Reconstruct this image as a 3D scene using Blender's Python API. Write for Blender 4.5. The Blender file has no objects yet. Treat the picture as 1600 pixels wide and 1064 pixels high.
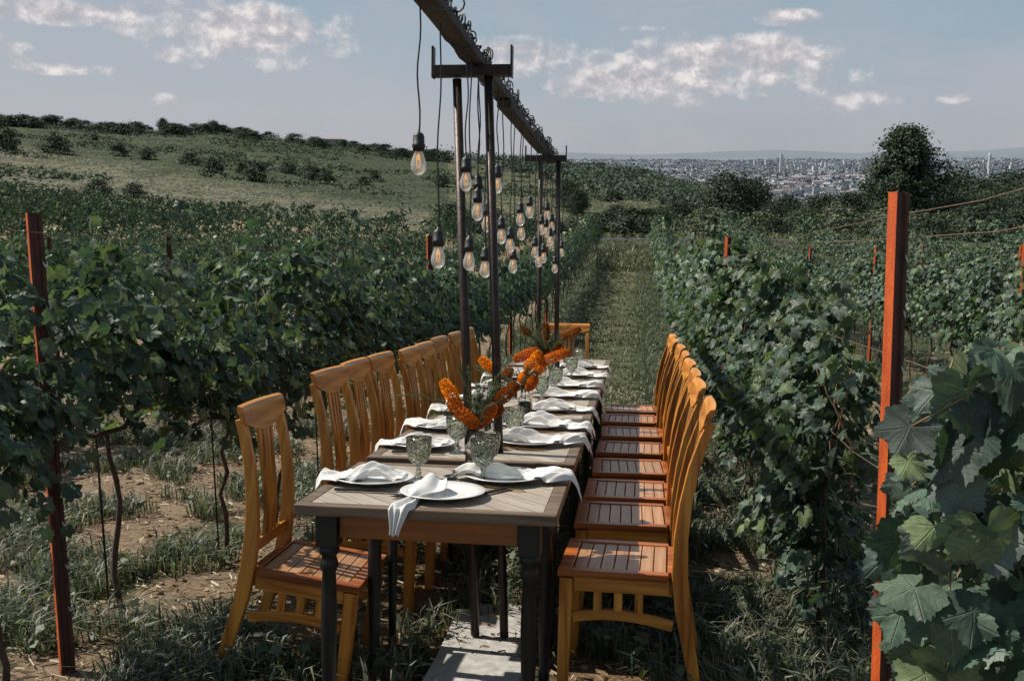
import bpy, math, random
import numpy as np
from mathutils import Vector, Matrix, noise as mnoise

random.seed(7); RNG = np.random.default_rng(11)
R = math.radians; PI = math.pi
C = bpy.context.scene.collection
SC = bpy.context.scene

# ------------------------------------------------------------------ camera model (1600 x 1064 photograph)
F = 1555.0; PITCH = math.atan(274 / F)
_v = (200, 97, F)
_z = _v[1] * math.cos(PITCH) - _v[2] * math.sin(PITCH)
_y = _v[1] * math.sin(PITCH) + _v[2] * math.cos(PITCH)
YAW = math.atan2(_v[0], _y)
SLOPE = math.atan2(-_z, math.hypot(_v[0], _y))
CAMZ = 1.46
TS = math.tan(SLOPE)
RL = Matrix.Rotation(-SLOPE, 4, 'X')          # frame of the sloping aisle: x across, y down the row, z off the ground
RLi = RL.inverted()
RY = Matrix.Rotation(YAW, 3, 'Z')

def ray(px, py):
    u = (px - 800) / F; v = (532 - py) / F
    d = Vector((u, math.cos(PITCH) + v * math.sin(PITCH), -math.sin(PITCH) + v * math.cos(PITCH)))
    return RY @ d
def on_plane(px, py, h):
    """point in the aisle frame where the sight line meets height h"""
    o = RLi.to_3x3() @ Vector((0, 0, CAMZ)); d = RLi.to_3x3() @ ray(px, py)
    t = (h - o.z) / d.z
    return o + d * t
def at_depth(px, py, y):
    o = RLi.to_3x3() @ Vector((0, 0, CAMZ)); d = RLi.to_3x3() @ ray(px, py)
    t = (y - o.y) / d.y
    return o + d * t

# ------------------------------------------------------------------ terrain
def sm(a, b, x):
    t = min(1, max(0, (x - a) / (b - a))); return t * t * (3 - 2 * t)
def pcol(x, y):
    a = math.atan2(x, y) + YAW
    a = max(-R(70), min(R(70), a))
    return 800 + 1580 * math.tan(a)
def near_h(x, y):
    yy = min(y, 35.0)
    z = -TS * yy
    if yy > 7: z += 0.002 * (yy - 7) ** 2
    if y < -6: z = TS * 6
    z += 0.010 * max(0, -x - 6) + 0.012 * max(0, min(x - 2.5, 20))* sm(6, 16, y)
    if not (-1.7 < x < .45 and y < 10):
        z += 0.018 * mnoise.noise((x * 1.3, y * 1.3, 0)) + 0.012 * mnoise.noise((x * 4, y * 4, 5))
    return z
PK = [-400, 0, 230, 350, 530, 620, 750, 900, 1000, 1100, 1200, 1700, 2400]
Y280 = [205, 203, 211, 213, 230, 243, 254, 266, 276, 300, 360, 420, 420]
Y100 = [296, 299, 308, 316, 330, 334, 342, 350, 358, 364, 368, 370, 370]
RIDK = [-400, 600, 890, 1000, 1100, 1200, 1260, 1330, 1420, 1500, 1600, 2400]
RIDY = [244, 244, 239, 242, 239, 234, 236.5, 241, 238, 239, 234, 238]
def yz(r, ypix): return CAMZ + r * (258 - ypix) / 1580.0
def ground(x, y):
    r = math.hypot(x, y)
    n = near_h(x, y) if r < 130 else 0
    if r < 48: return n
    p = pcol(x, y)
    z100 = yz(100, np.interp(p, PK, Y100)); z280 = yz(280, np.interp(p, PK, Y280))
    t = (r - 100) / 180
    if r < 100:
        far = z100 + (z280 - z100) * t * .4
    elif r <= 280:
        far = z100 + (z280 - z100) * (t * .55 + .45 * t * t * (3 - 2 * t))
    else:
        rr = [280, 330, 600, 1500, 2400, 3000, 5000, 6500, 9000, 11000, 14000, 30000]
        ridge = yz(11000, np.interp(p, RIDK, RIDY) )
        zz = [z280, z280 - 2, -45, -95, -88, -80, -42, -10, 66, ridge, ridge - 40, -200]
        far = float(np.interp(r, rr, zz))
        if r > 400:
            far += min(14, r * .003) * mnoise.fractal((x / 900, y / 900, 3), 1, 2, 3) * (0 if r > 12000 else 1)
    if 60 < r < 330:
        far += .5 * mnoise.noise((x / 22, y / 22, 1)) * sm(60, 110, r)
    if r < 100:
        k = sm(48, 100, r); return n * (1 - k) + far * k
    return far

# ------------------------------------------------------------------ tagging
def tag(o, label=None, cat=None, group=None, kind=None):
    if label: o['label'] = label
    if cat: o['category'] = cat
    if group: o['group'] = group
    if kind: o['kind'] = kind
    return o
def empty(name, mat=None):
    o = bpy.data.objects.new(name, None); o.empty_display_size = .1; C.objects.link(o)
    if mat is not None: o.matrix_world = mat
    return o
def thing(name, label, cat, group=None, mat=None):
    return tag(empty(name, mat), label, cat, group)
def copy_tree(o, parent=None):
    c = o.copy(); C.objects.link(c); c.parent = parent
    for ch in KIDS.get(o.name, []): copy_tree(ch, c)
    return c
KIDS = {}
def LM(x, y, z=0, rz=0):
    return RL @ Matrix.Translation((x, y, z)) @ Matrix.Rotation(rz, 4, 'Z')
def WM(x, y, z=None, rz=0, s=1.0):
    if z is None: z = ground(x, y)
    return Matrix.Translation((x, y, z)) @ Matrix.Rotation(rz, 4, 'Z') @ Matrix.Scale(s, 4)

# ------------------------------------------------------------------ mesh building
class MB:
    def __init__(s): s.v = []; s.f = []; s.sm = []
    def add(s, vs, fs, smooth=False):
        n = len(s.v); s.v += [tuple(v) for v in vs]
        for f in fs: s.f.append(tuple(n + i for i in f)); s.sm.append(smooth)
        return s
    def box(s, x0, x1, y0, y1, z0, z1, M=None):
        v = [Vector((x, y, z)) for z in (z0, z1) for y in (y0, y1) for x in (x0, x1)]
        if M is not None: v = [M @ a for a in v]
        return s.add(v, [(0, 2, 3, 1), (4, 5, 7, 6), (0, 1, 5, 4), (2, 6, 7, 3), (0, 4, 6, 2), (1, 3, 7, 5)])
    def sweep(s, pts, w, t, side=(0, 1, 0)):
        """rectangular bar through pts; w along side, t across it"""
        side = Vector(side).normalized(); n = len(pts); pts = [Vector(p) for p in pts]
        if not hasattr(w, '__len__'): w = [w] * n
        if not hasattr(t, '__len__'): t = [t] * n
        vs = []
        for i, p in enumerate(pts):
            d = (pts[min(i + 1, n - 1)] - pts[max(i - 1, 0)]).normalized()
            nn = d.cross(side).normalized()
            for a, b in ((-1, -1), (1, -1), (1, 1), (-1, 1)):
                vs.append(p + side * (a * w[i] / 2) + nn * (b * t[i] / 2))
        fs = [(3, 2, 1, 0), tuple(4 * (n - 1) + k for k in range(4))]
        for i in range(n - 1):
            for k in range(4):
                a = 4 * i + k; b = 4 * i + (k + 1) % 4; fs.append((a, b, b + 4, a + 4))
        return s.add(vs, fs)
    def tube(s, pts, r, n=8, cap=True):
        pts = [Vector(p) for p in pts]; m = len(pts)
        if not hasattr(r, '__len__'): r = [r] * m
        vs = []; u = None
        for i, p in enumerate(pts):
            d = (pts[min(i + 1, m - 1)] - pts[max(i - 1, 0)])
            d = d.normalized() if d.length > 1e-9 else Vector((0, 0, 1))
            if u is None: u = d.orthogonal().normalized()
            u = (u - d * u.dot(d)).normalized() if (u - d * u.dot(d)).length > 1e-6 else d.orthogonal().normalized()
            w = d.cross(u)
            for k in range(n):
                a = 2 * PI * k / n; vs.append(p + (u * math.cos(a) + w * math.sin(a)) * r[i])
        fs = []
        for i in range(m - 1):
            for k in range(n):
                fs.append((i * n + k, i * n + (k + 1) % n, (i + 1) * n + (k + 1) % n, (i + 1) * n + k))
        if cap: fs += [tuple(range(n - 1, -1, -1)), tuple((m - 1) * n + k for k in range(n))]
        return s.add(vs, fs, True)
    def lathe(s, prof, n=24, M=None):
        vs = []
        for r, z in prof:
            for k in range(n):
                a = 2 * PI * k / n; v = Vector((max(r, 1e-4) * math.cos(a), max(r, 1e-4) * math.sin(a), z))
                vs.append(M @ v if M is not None else v)
        fs = [(i * n + k, i * n + (k + 1) % n, (i + 1) * n + (k + 1) % n, (i + 1) * n + k) for i in range(len(prof) - 1) for k in range(n)]
        return s.add(vs, fs, True)
    def build(s, name, mat, parent=None, bevel=0):
        me = bpy.data.meshes.new(name); me.from_pydata(s.v, [], s.f)
        me.polygons.foreach_set('use_smooth', s.sm); me.materials.append(mat); me.update()
        o = bpy.data.objects.new(name, me); C.objects.link(o)
        if parent is not None: o.parent = parent; KIDS.setdefault(parent.name, []).append(o)
        if bevel:
            b = o.modifiers.new('bevel', 'BEVEL'); b.width = bevel; b.segments = 2; b.limit_method = 'ANGLE'; b.angle_limit = R(40)
        return o

def np_obj(name, V, Fc, mat, cols=None, parent=None, smooth=False, attr='tint', floats=None):
    V = np.ascontiguousarray(V, dtype=np.float32); Fc = np.ascontiguousarray(Fc, dtype=np.int32)
    me = bpy.data.meshes.new(name); k = Fc.shape[1]
    me.vertices.add(len(V)); me.vertices.foreach_set('co', V.ravel())
    me.loops.add(Fc.size); me.loops.foreach_set('vertex_index', Fc.ravel())
    me.polygons.add(len(Fc)); me.polygons.foreach_set('loop_start', np.arange(0, Fc.size, k, dtype=np.int32))
    me.polygons.foreach_set('loop_total', np.full(len(Fc), k, dtype=np.int32))
    if smooth: me.polygons.foreach_set('use_smooth', np.ones(len(Fc), dtype=bool))
    if cols is not None:
        if not isinstance(cols, dict): cols = {attr: cols}
        for an, c in cols.items():
            c = np.asarray(c, dtype=np.float32)
            if c.ndim == 1: c = np.repeat(c[:, None], 3, 1)
            c4 = np.ones((len(V), 4), dtype=np.float32); c4[:, :3] = c
            a = me.color_attributes.new(an, 'FLOAT_COLOR', 'POINT'); a.data.foreach_set('color', c4.ravel())
    me.update(calc_edges=True); me.validate()
    me.materials.append(mat)
    o = bpy.data.objects.new(name, me); C.objects.link(o)
    if parent is not None: o.parent = parent; KIDS.setdefault(parent.name, []).append(o)
    return o

# ------------------------------------------------------------------ materials
def newmat(name):
    m = bpy.data.materials.new(name); m.use_nodes = True
    nt = m.node_tree; b = nt.nodes['Principled BSDF']; return m, nt, b
def N(nt, t, **kw):
    n = nt.nodes.new(t)
    for k, v in kw.items(): setattr(n, k, v)
    return n
def ramp(nt, src, stops):
    r = N(nt, 'ShaderNodeValToRGB'); e = r.color_ramp.elements
    while len(e) < len(stops): e.new(.5)
    for el, (p, c) in zip(e, stops):
        el.position = p; el.color = (c[0], c[1], c[2], 1) if hasattr(c, '__len__') else (c, c, c, 1)
    nt.links.new(src, r.inputs[0]); return r.outputs[0]
def noise_tex(nt, scale, vec=None, detail=4, rough=.55, dist=0):
    n = N(nt, 'ShaderNodeTexNoise'); n.inputs['Scale'].default_value = scale; n.inputs['Detail'].default_value = detail
    n.inputs['Roughness'].default_value = rough; n.inputs['Distortion'].default_value = dist
    if vec is not None: nt.links.new(vec, n.inputs['Vector'])
    return n.outputs['Fac']
def mapping(nt, vec, scale=(1, 1, 1), rot=(0, 0, 0)):
    m = N(nt, 'ShaderNodeMapping'); m.inputs['Scale'].default_value = scale; m.inputs['Rotation'].default_value = rot
    nt.links.new(vec, m.inputs['Vector']); return m.outputs[0]
def mixc(nt, fac, a, b, mode='MIX'):
    m = N(nt, 'ShaderNodeMix', data_type='RGBA', blend_type=mode)
    for sock, v in ((m.inputs[0], fac), (m.inputs[6], a), (m.inputs[7], b)):
        if hasattr(v, 'links') or hasattr(v, 'is_linked'): nt.links.new(v, sock)
        elif hasattr(v, '__len__'): sock.default_value = (v[0], v[1], v[2], 1)
        else: sock.default_value = v
    return m.outputs[2]
def bump(nt, b, h, strength=.3, dist=.01):
    n = N(nt, 'ShaderNodeBump'); n.inputs['Strength'].default_value = strength; n.inputs['Distance'].default_value = dist
    nt.links.new(h, n.inputs['Height']); nt.links.new(n.outputs[0], b.inputs['Normal'])
def simple(name, col, rough=.5, metal=0, var=.25, scale=8, bmp=.15, bd=.003, spec=.5):
    m, nt, b = newmat(name); tc = N(nt, 'ShaderNodeTexCoord').outputs['Object']
    n = noise_tex(nt, scale, tc, 5)
    c = ramp(nt, n, [(.3, [x * (1 - var) for x in col]), (.7, [min(1, x * (1 + var)) for x in col])])
    nt.links.new(c, b.inputs['Base Color']); b.inputs['Roughness'].default_value = rough; b.inputs['Metallic'].default_value = metal
    b.inputs['Specular IOR Level'].default_value = spec
    if bmp: bump(nt, b, noise_tex(nt, scale * 6, tc, 4), bmp, bd)
    return m
def wood(name, dark, light, axis, rough=.36, scale=1.0, spec=.5):
    m, nt, b = newmat(name); tc = N(nt, 'ShaderNodeTexCoord').outputs['Object']
    s = [26 * scale] * 3; s[axis] = 2.0 * scale
    v = mapping(nt, tc, tuple(s))
    oi = N(nt, 'ShaderNodeObjectInfo').outputs['Random']
    g = noise_tex(nt, 1.0, v, 8, .6, .6)
    c = ramp(nt, g, [(.34, dark), (.5, [(a + c_ * 1.2) / 2.2 for a, c_ in zip(dark, light)]), (.64, light)])
    big = noise_tex(nt, 4, tc, 3)
    c2 = mixc(nt, ramp(nt, big, [(.35, .55), (.65, 1.0)]), c, c, 'MULTIPLY')
    c3 = mixc(nt, ramp(nt, big, [(.3, 0), (.7, .22)]), c, [x * .45 for x in dark])
    hs = N(nt, 'ShaderNodeHueSaturation'); nt.links.new(c3, hs.inputs['Color'])
    mr = N(nt, 'ShaderNodeMapRange'); nt.links.new(oi, mr.inputs[0]); mr.inputs[3].default_value = .82; mr.inputs[4].default_value = 1.12
    nt.links.new(mr.outputs[0], hs.inputs['Value'])
    nt.links.new(hs.outputs[0], b.inputs['Base Color']); b.inputs['Roughness'].default_value = rough
    b.inputs['Specular IOR Level'].default_value = spec
    bump(nt, b, g, .25, .002); return m
def leafmat(name, rough=.45, trans=.3, under=(1.35, 1.3, 1.45), spec=.5, sheen=0):
    """colour comes from the leaf's own colour attribute; underside paler"""
    m, nt, b = newmat(name); out = nt.nodes['Material Output']
    a = N(nt, 'ShaderNodeAttribute', attribute_name='tint').outputs['Color']
    tc = N(nt, 'ShaderNodeTexCoord').outputs['Object']
    n = noise_tex(nt, 30, tc, 3)
    a1 = mixc(nt, 1.0, a, ramp(nt, n, [(.3, .75), (.7, 1.2)]), 'MULTIPLY')
    bf = N(nt, 'ShaderNodeNewGeometry').outputs['Backfacing']
    a2 = mixc(nt, bf, a1, mixc(nt, 1.0, a1, under, 'MULTIPLY'))
    nt.links.new(a2, b.inputs['Base Color']); b.inputs['Roughness'].default_value = rough; b.inputs['Specular IOR Level'].default_value = spec
    tr = N(nt, 'ShaderNodeBsdfTranslucent'); nt.links.new(mixc(nt, 1.0, a1, (1.1, 1.25, .6), 'MULTIPLY'), tr.inputs[0])
    mx = N(nt, 'ShaderNodeMixShader'); mx.inputs[0].default_value = trans
    nt.links.new(b.outputs[0], mx.inputs[1]); nt.links.new(tr.outputs[0], mx.inputs[2]); nt.links.new(mx.outputs[0], out.inputs[0])
    return m
def veinleaf(name, rough, trans, spec):
    m, nt, b = newmat(name); out = nt.nodes['Material Output']
    def mt(op, a, b_=None):
        n = N(nt, 'ShaderNodeMath', operation=op)
        for i, q in enumerate((a, b_)):
            if q is None: continue
            if hasattr(q, 'is_linked'): nt.links.new(q, n.inputs[i])
            else: n.inputs[i].default_value = q
        return n.outputs[0]
    a = N(nt, 'ShaderNodeAttribute', attribute_name='tint').outputs['Color']
    uv = N(nt, 'ShaderNodeAttribute', attribute_name='luv').outputs['Color']
    sp = N(nt, 'ShaderNodeSeparateColor'); nt.links.new(uv, sp.inputs[0])
    x = mt('SUBTRACT', sp.outputs[0], 1.0); y = mt('SUBTRACT', sp.outputs[1], 1.0)
    ang = mt('DIVIDE', mt('ARCTAN2', x, mt('MULTIPLY', y, -1)), R(57)); rr = mt('SQRT', mt('ADD', mt('MULTIPLY', x, x), mt('MULTIPLY', y, y)))
    da = mt('MULTIPLY', mt('ABSOLUTE', mt('SUBTRACT', ang, mt('ROUND', ang))), 1.0)
    dist = mt('MULTIPLY', mt('MULTIPLY', da, R(57)), rr)
    main = ramp(nt, mt('MULTIPLY', dist, 10), [(.04, 1), (.16, 0)])
    sec = mt('ABSOLUTE', mt('SINE', mt('MULTIPLY', mt('SUBTRACT', rr, mt('MULTIPLY', dist, .8)), 34)))
    secm = ramp(nt, sec, [(.0, .55), (.16, 0)])
    v = mt('MAXIMUM', main, secm)
    tc = N(nt, 'ShaderNodeTexCoord').outputs['Object']
    n = noise_tex(nt, 26, tc, 5, .65); n2 = noise_tex(nt, 120, tc, 3)
    a1 = mixc(nt, 1.0, a, ramp(nt, n, [(.28, .62), (.5, 1.0), (.75, 1.35)]), 'MULTIPLY')
    a1 = mixc(nt, ramp(nt, n2, [(.62, 0), (.75, .5)]), a1, (.10, .09, .035))
    a1 = mixc(nt, mt('MULTIPLY', v, .55), a1, mixc(nt, 1.0, a1, (2.1, 1.9, 1.9), 'MULTIPLY'))
    bf = N(nt, 'ShaderNodeNewGeometry').outputs['Backfacing']
    a2 = mixc(nt, bf, a1, mixc(nt, 1.0, a1, (1.5, 1.4, 1.75), 'MULTIPLY'))
    nt.links.new(a2, b.inputs['Base Color']); nt.links.new(ramp(nt, n, [(.3, rough - .12), (.7, rough + .12)]), b.inputs['Roughness']); b.inputs['Specular IOR Level'].default_value = spec
    h = mt('SUBTRACT', mt('MULTIPLY', n, .6), mt('MULTIPLY', v, .8))
    bump(nt, b, h, .7, .004)
    tr = N(nt, 'ShaderNodeBsdfTranslucent'); nt.links.new(mixc(nt, 1.0, a1, (1.2, 1.35, .6), 'MULTIPLY'), tr.inputs[0])
    mx = N(nt, 'ShaderNodeMixShader'); mx.inputs[0].default_value = trans
    nt.links.new(b.outputs[0], mx.inputs[1]); nt.links.new(tr.outputs[0], mx.inputs[2]); nt.links.new(mx.outputs[0], out.inputs[0])
    return m
def attrmat(name, rough=.9):
    m, nt, b = newmat(name)
    a = N(nt, 'ShaderNodeAttribute', attribute_name='tint').outputs['Color']
    nt.links.new(a, b.inputs['Base Color']); b.inputs['Roughness'].default_value = rough; b.inputs['Specular IOR Level'].default_value = .2
    return m
def glassmat(name, col, rough=.03, ior=1.45):
    m, nt, b = newmat(name)
    b.inputs['Base Color'].default_value = (*col, 1); b.inputs['Roughness'].default_value = rough
    b.inputs['Transmission Weight'].default_value = 1; b.inputs['IOR'].default_value = ior
    return m

OD, OLt = (.30, .080, .010), (.74, .32, .050)
M = {}
for ax, nm in enumerate('xyz'): M['wood_' + nm] = wood('honey_wood_' + nm, OD, OLt, ax)
M['seatwood'] = wood('sky_sheen_seat_wood', (.30, .125, .045), (.50, .29, .15), 1, .33, 1, .6)  # greyer boards: the sky's sheen is put into the wood colour
M['redwood'] = wood('reddish_seat_rail_wood', (.21, .046, .009), (.50, .16, .030), 0, .33)
M['apron'] = wood('apron_wood', (.27, .082, .015), (.46, .16, .034), 0, .5)
M['edge'] = wood('table_edge_wood', (.075, .050, .032), (.20, .135, .088), 0, .45)
M['black_wood'] = simple('black_painted_wood', (.006, .0055, .005), .5, 0, .3, 14, .2)
M['steel'] = simple('dark_rusted_steel', (.035, .021, .016), .45, .45, .5, 22, .35)
M['iron'] = simple('black_iron', (.013, .012, .012), .45, .3, .3, 20, .2)
M['beam'] = wood('weathered_beam_wood', (.014, .012, .010), (.060, .052, .044), 1, .8, .8)
M['rubber'] = simple('black_rubber', (.011, .011, .011), .5, 0, .2, 30, .1)
M['bronze'] = simple('bronze_ball', (.10, .045, .025), .4, .6, .2, 20, .1)
M['gold'] = simple('brushed_gold', (.45, .28, .10), .3, .9, .1, 30, 0)
M['silver'] = simple('dark_silver', (.20, .20, .20), .28, .9, .1, 30, 0)
M['blackmetal'] = simple('matt_black_cutlery', (.015, .015, .016), .35, .5, .1, 30, 0)
M['porcelain'] = simple('white_porcelain', (.64, .63, .62), .18, 0, .03, 5, 0)
M['concrete'] = simple('pale_concrete', (.34, .33, .31), .9, 0, .28, 24, .5, .004)
M['bark'] = simple('vine_bark', (.085, .055, .04), .9, 0, .45, 40, .8, .01)
M['cane'] = simple('brown_cane', (.20, .12, .05), .6, 0, .3, 20, .3)
M['trunk'] = simple('tree_bark', (.045, .036, .028), .95, 0, .4, 3, .8, .03)
M['wire'] = simple('rusty_wire', (.20, .12, .075), .5, .4, .3, 50, 0)
M['clip'] = simple('pale_clip', (.5, .48, .45), .5, 0, .1, 50, 0)
M['oldwood'] = simple('weathered_rail', (.50, .46, .43), .9, 0, .3, 6, .4)
M['darkpost'] = simple('dark_fence_post', (.05, .04, .035), .9, 0, .3, 6, .3)
M['leaf'] = leafmat('grape_leaf', .52, .27, (1.5, 1.4, 1.7), .35)
M['nearleaf'] = veinleaf('near_grape_leaf', .48, .28, .42)
M['bigleaf'] = veinleaf('large_grape_leaf', .60, .22, .3)
M['farleaf'] = leafmat('far_leaf', .7, .15, (1.1, 1.1, 1.1), .2)
M['grassleaf'] = leafmat('grass_blade', .5, .3, (1.1, 1.1, 1.2), .4)
M['straw'] = attrmat('dry_straw', .8)
M['flower'] = leafmat('orange_floret', .6, .35, (1, 1, 1), .2)
M['goblet'] = glassmat('grey_green_glass', (.60, .69, .61), .04, 1.40)
M['clear'] = glassmat('clear_glass', (.93, .95, .94), .02, 1.35)
M['bulb'] = None
# pale thin bulb glass: mostly see-through with a bright rim
m, nt, b = newmat('bulb_glass'); out = nt.nodes['Material Output']
gl = N(nt, 'ShaderNodeBsdfGlossy'); gl.inputs['Roughness'].default_value = .05
tr = N(nt, 'ShaderNodeBsdfTransparent'); tr.inputs[0].default_value = (.93, .92, .90, 1)
df = N(nt, 'ShaderNodeBsdfTranslucent'); df.inputs[0].default_value = (1, .97, .93, 1)
lw = N(nt, 'ShaderNodeLayerWeight'); lw.inputs[0].default_value = .35
m1 = N(nt, 'ShaderNodeMixShader'); nt.links.new(ramp(nt, lw.outputs['Facing'], [(.05, .30), (.9, .80)]), m1.inputs[0])
m2 = N(nt, 'ShaderNodeMixShader'); m2.inputs[0].default_value = .45
nt.links.new(gl.outputs[0], m2.inputs[1]); nt.links.new(df.outputs[0], m2.inputs[2])
nt.links.new(tr.outputs[0], m1.inputs[1]); nt.links.new(m2.outputs[0], m1.inputs[2]); nt.links.new(m1.outputs[0], out.inputs[0])
M['bulb'] = m
m, nt, b = newmat('lit_filament'); b.inputs['Base Color'].default_value = (.9, .5, .15, 1)
tcf = N(nt, 'ShaderNodeTexCoord').outputs['Object']
nt.links.new(ramp(nt, noise_tex(nt, 60, tcf), [(.3, (1, .42, .08)), (.7, (1, .55, .16))]), b.inputs['Emission Color'])
b.inputs['Emission Strength'].default_value = .9; M['filament'] = m
# cloth
m, nt, b = newmat('white_linen'); tc = N(nt, 'ShaderNodeTexCoord').outputs['Object']
nt.links.new(ramp(nt, noise_tex(nt, 14, tc), [(.3, (.62, .605, .58)), (.7, (.74, .725, .70))]), b.inputs['Base Color'])
b.inputs['Roughness'].default_value = .85; b.inputs['Specular IOR Level'].default_value = .15
bump(nt, b, noise_tex(nt, 25, tc, 4), .5, .006); M['linen'] = m
# rusty red vineyard post
m, nt, b = newmat('rust_red_steel'); tc = N(nt, 'ShaderNodeTexCoord').outputs['Object']
n1 = noise_tex(nt, 30, mapping(nt, tc, (1, 1, .25)), 7, .7); n2 = noise_tex(nt, 160, tc, 3)
c = ramp(nt, n1, [(.25, (.16, .030, .008)), (.42, (.50, .075, .010)), (.75, (.80, .145, .014))])
c = mixc(nt, ramp(nt, n2, [(.45, 0), (.75, .55)]), c, (.10, .03, .018))
nt.links.new(c, b.inputs['Base Color']); b.inputs['Roughness'].default_value = .62
bump(nt, b, n2, .4, .002); M['rust'] = m
m, nt, b = newmat('shaded_rust_web'); tc = N(nt, 'ShaderNodeTexCoord').outputs['Object']  # post rust darkened so the front web carries its shade in the colour
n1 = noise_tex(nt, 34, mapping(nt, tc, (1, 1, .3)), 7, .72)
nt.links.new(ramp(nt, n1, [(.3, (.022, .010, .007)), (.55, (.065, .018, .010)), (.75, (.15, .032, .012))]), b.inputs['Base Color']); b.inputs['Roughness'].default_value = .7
bump(nt, b, n1, .5, .003); M['shaded_rust'] = m
# table top: weathered inlaid planks laid on the diagonal inside a frame
m, nt, b = newmat('weathered_inlay'); tc = N(nt, 'ShaderNodeTexCoord').outputs['Object']
v = mapping(nt, tc, (1, 1, 1), (0, 0, R(45)))
br = N(nt, 'ShaderNodeTexBrick'); nt.links.new(v, br.inputs['Vector']); br.inputs['Scale'].default_value = 1.0
br.inputs['Brick Width'].default_value = .6; br.inputs['Row Height'].default_value = .075; br.inputs['Mortar Size'].default_value = .0022
br.inputs['Color1'].default_value = (.43, .37, .305, 1); br.inputs['Color2'].default_value = (.32, .27, .215, 1); br.inputs['Mortar'].default_value = (.12, .09, .07, 1)
g = noise_tex(nt, 1.0, mapping(nt, v, (5, 60, 5)), 7, .65, .4)
c = mixc(nt, 1.0, br.outputs['Color'], ramp(nt, g, [(.3, .68), (.7, 1.15)]), 'MULTIPLY')
c = mixc(nt, ramp(nt, noise_tex(nt, 5, tc, 5), [(.4, 0), (.7, .35)]), c, (.22, .17, .13))
nt.links.new(c, b.inputs['Base Color']); b.inputs['Roughness'].default_value = .55; bump(nt, b, g, .2, .001); M['inlay'] = m

# ------------------------------------------------------------------ world, sun, camera
SUN_EL, SUN_AZ = R(50), R(-76)      # azimuth measured from the row direction (+y), negative = left
sdir = Vector((math.sin(SUN_AZ) * math.cos(SUN_EL), math.cos(SUN_AZ) * math.cos(SUN_EL), math.sin(SUN_EL)))
w = bpy.data.worlds.new('World'); SC.world = w; w.use_nodes = True; nt = w.node_tree
bg = nt.nodes['Background']; bg.inputs[1].default_value = .10
sky = N(nt, 'ShaderNodeTexSky', sky_type='NISHITA'); sky.sun_disc = False; sky.sun_elevation = SUN_EL; sky.sun_rotation = SUN_AZ
sky.air_density = 1.0; sky.dust_density = 2.0; sky.ozone_density = 1.0; sky.altitude = 200
tc = N(nt, 'ShaderNodeTexCoord').outputs['Generated']
sep = N(nt, 'ShaderNodeSeparateXYZ'); nt.links.new(tc, sep.inputs[0])
def mth(op, a, b=None, c=None):
    n = N(nt, 'ShaderNodeMath', operation=op)
    for i, q in enumerate((a, b, c)):
        if q is None: continue
        if hasattr(q, 'is_linked'): nt.links.new(q, n.inputs[i])
        else: n.inputs[i].default_value = q
    return n.outputs[0]
hs = N(nt, 'ShaderNodeHueSaturation'); hs.inputs['Saturation'].default_value = .45; hs.inputs['Value'].default_value = .85
nt.links.new(sky.outputs[0], hs.inputs['Color'])
grad = ramp(nt, sep.outputs[2], [(0.0, (.365, .375, .415)), (.05, (.335, .375, .43)), (.12, (.25, .345, .42)), (.24, (.18, .285, .37)), (1, (.10, .17, .26))])
gs = N(nt, 'ShaderNodeVectorMath', operation='SCALE'); nt.links.new(grad, gs.inputs[0]); gs.inputs['Scale'].default_value = 12.3
base = mixc(nt, .8, hs.outputs[0], gs.outputs[0])
az = mth('ARCTAN2', sep.outputs[0], sep.outputs[1]); el = mth('ARCSINE', sep.outputs[2])
comb = N(nt, 'ShaderNodeCombineXYZ'); nt.links.new(az, comb.inputs[0]); nt.links.new(mth('MULTIPLY', el, 2.6), comb.inputs[1]); comb2 = N(nt, 'ShaderNodeCombineXYZ'); nt.links.new(az, comb2.inputs[0]); nt.links.new(mth('MULTIPLY', el, 1.35), comb2.inputs[1]); cv2 = comb2.outputs[0]
cv = comb.outputs[0]
# thin streaky veil
veil = noise_tex(nt, 3.2, cv, 7, .6, .6)
veilm = ramp(nt, veil, [(.36, 0), (.58, .55), (.8, .85)])
fall = ramp(nt, sep.outputs[2], [(0, .9), (.12, .8), (.3, .35)])
base = mixc(nt, mth('MULTIPLY', veilm, fall), base, (4.9, 4.85, 5.2))
# cumulus banks: (azimuth, elevation, half width, half height, weight)
def azel(px, py):
    d = ray(px, py).normalized(); return math.atan2(d.x, d.y), math.asin(d.z)
banks = []
for px, py, wx, wy, wt in ((1090, 110, 260, 52, .85), (380, 50, 170, 55, .7), (395, 45, 105, 44, 1.15), (268, 82, 28, 16, .7), (60, 18, 120, 18, 1.0), (190, 30, 30, 26, .8),
                           (985, 125, 120, 30, 1.0), (1105, 92, 75, 30, 1.1), (1190, 85, 85, 34, 1), (900, 138, 55, 20, .8),
                           (265, 158, 34, 14, .5), (110, 108, 90, 10, .55), (1215, 28, 60, 14, .7), (1000, 45, 40, 6, .6), (820, 90, 110, 34, .6), (1300, 160, 90, 20, .45),
                           (-300, 60, 200, 40, .9), (1900, 80, 200, 50, .9), (20, 75, 40, 22, .6), (1495, 152, 30, 10, .5)):
    a, e = azel(px, py); banks.append((a, e, wx / F, wy / F, wt))
tot = None
for a, e, wx, wy, wt in banks:
    dx = mth('DIVIDE', mth('SUBTRACT', az, a), wx); dy = mth('DIVIDE', mth('SUBTRACT', el, e), wy)
    # flat base: the lower side falls off faster
    q = mth('ADD', mth('MULTIPLY', dx, dx), mth('MULTIPLY', dy, dy))
    g_ = mth('MULTIPLY', mth('MAXIMUM', mth('SUBTRACT', 1.25, q), 0), wt)
    tot = g_ if tot is None else mth('MAXIMUM', tot, g_)
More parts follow.
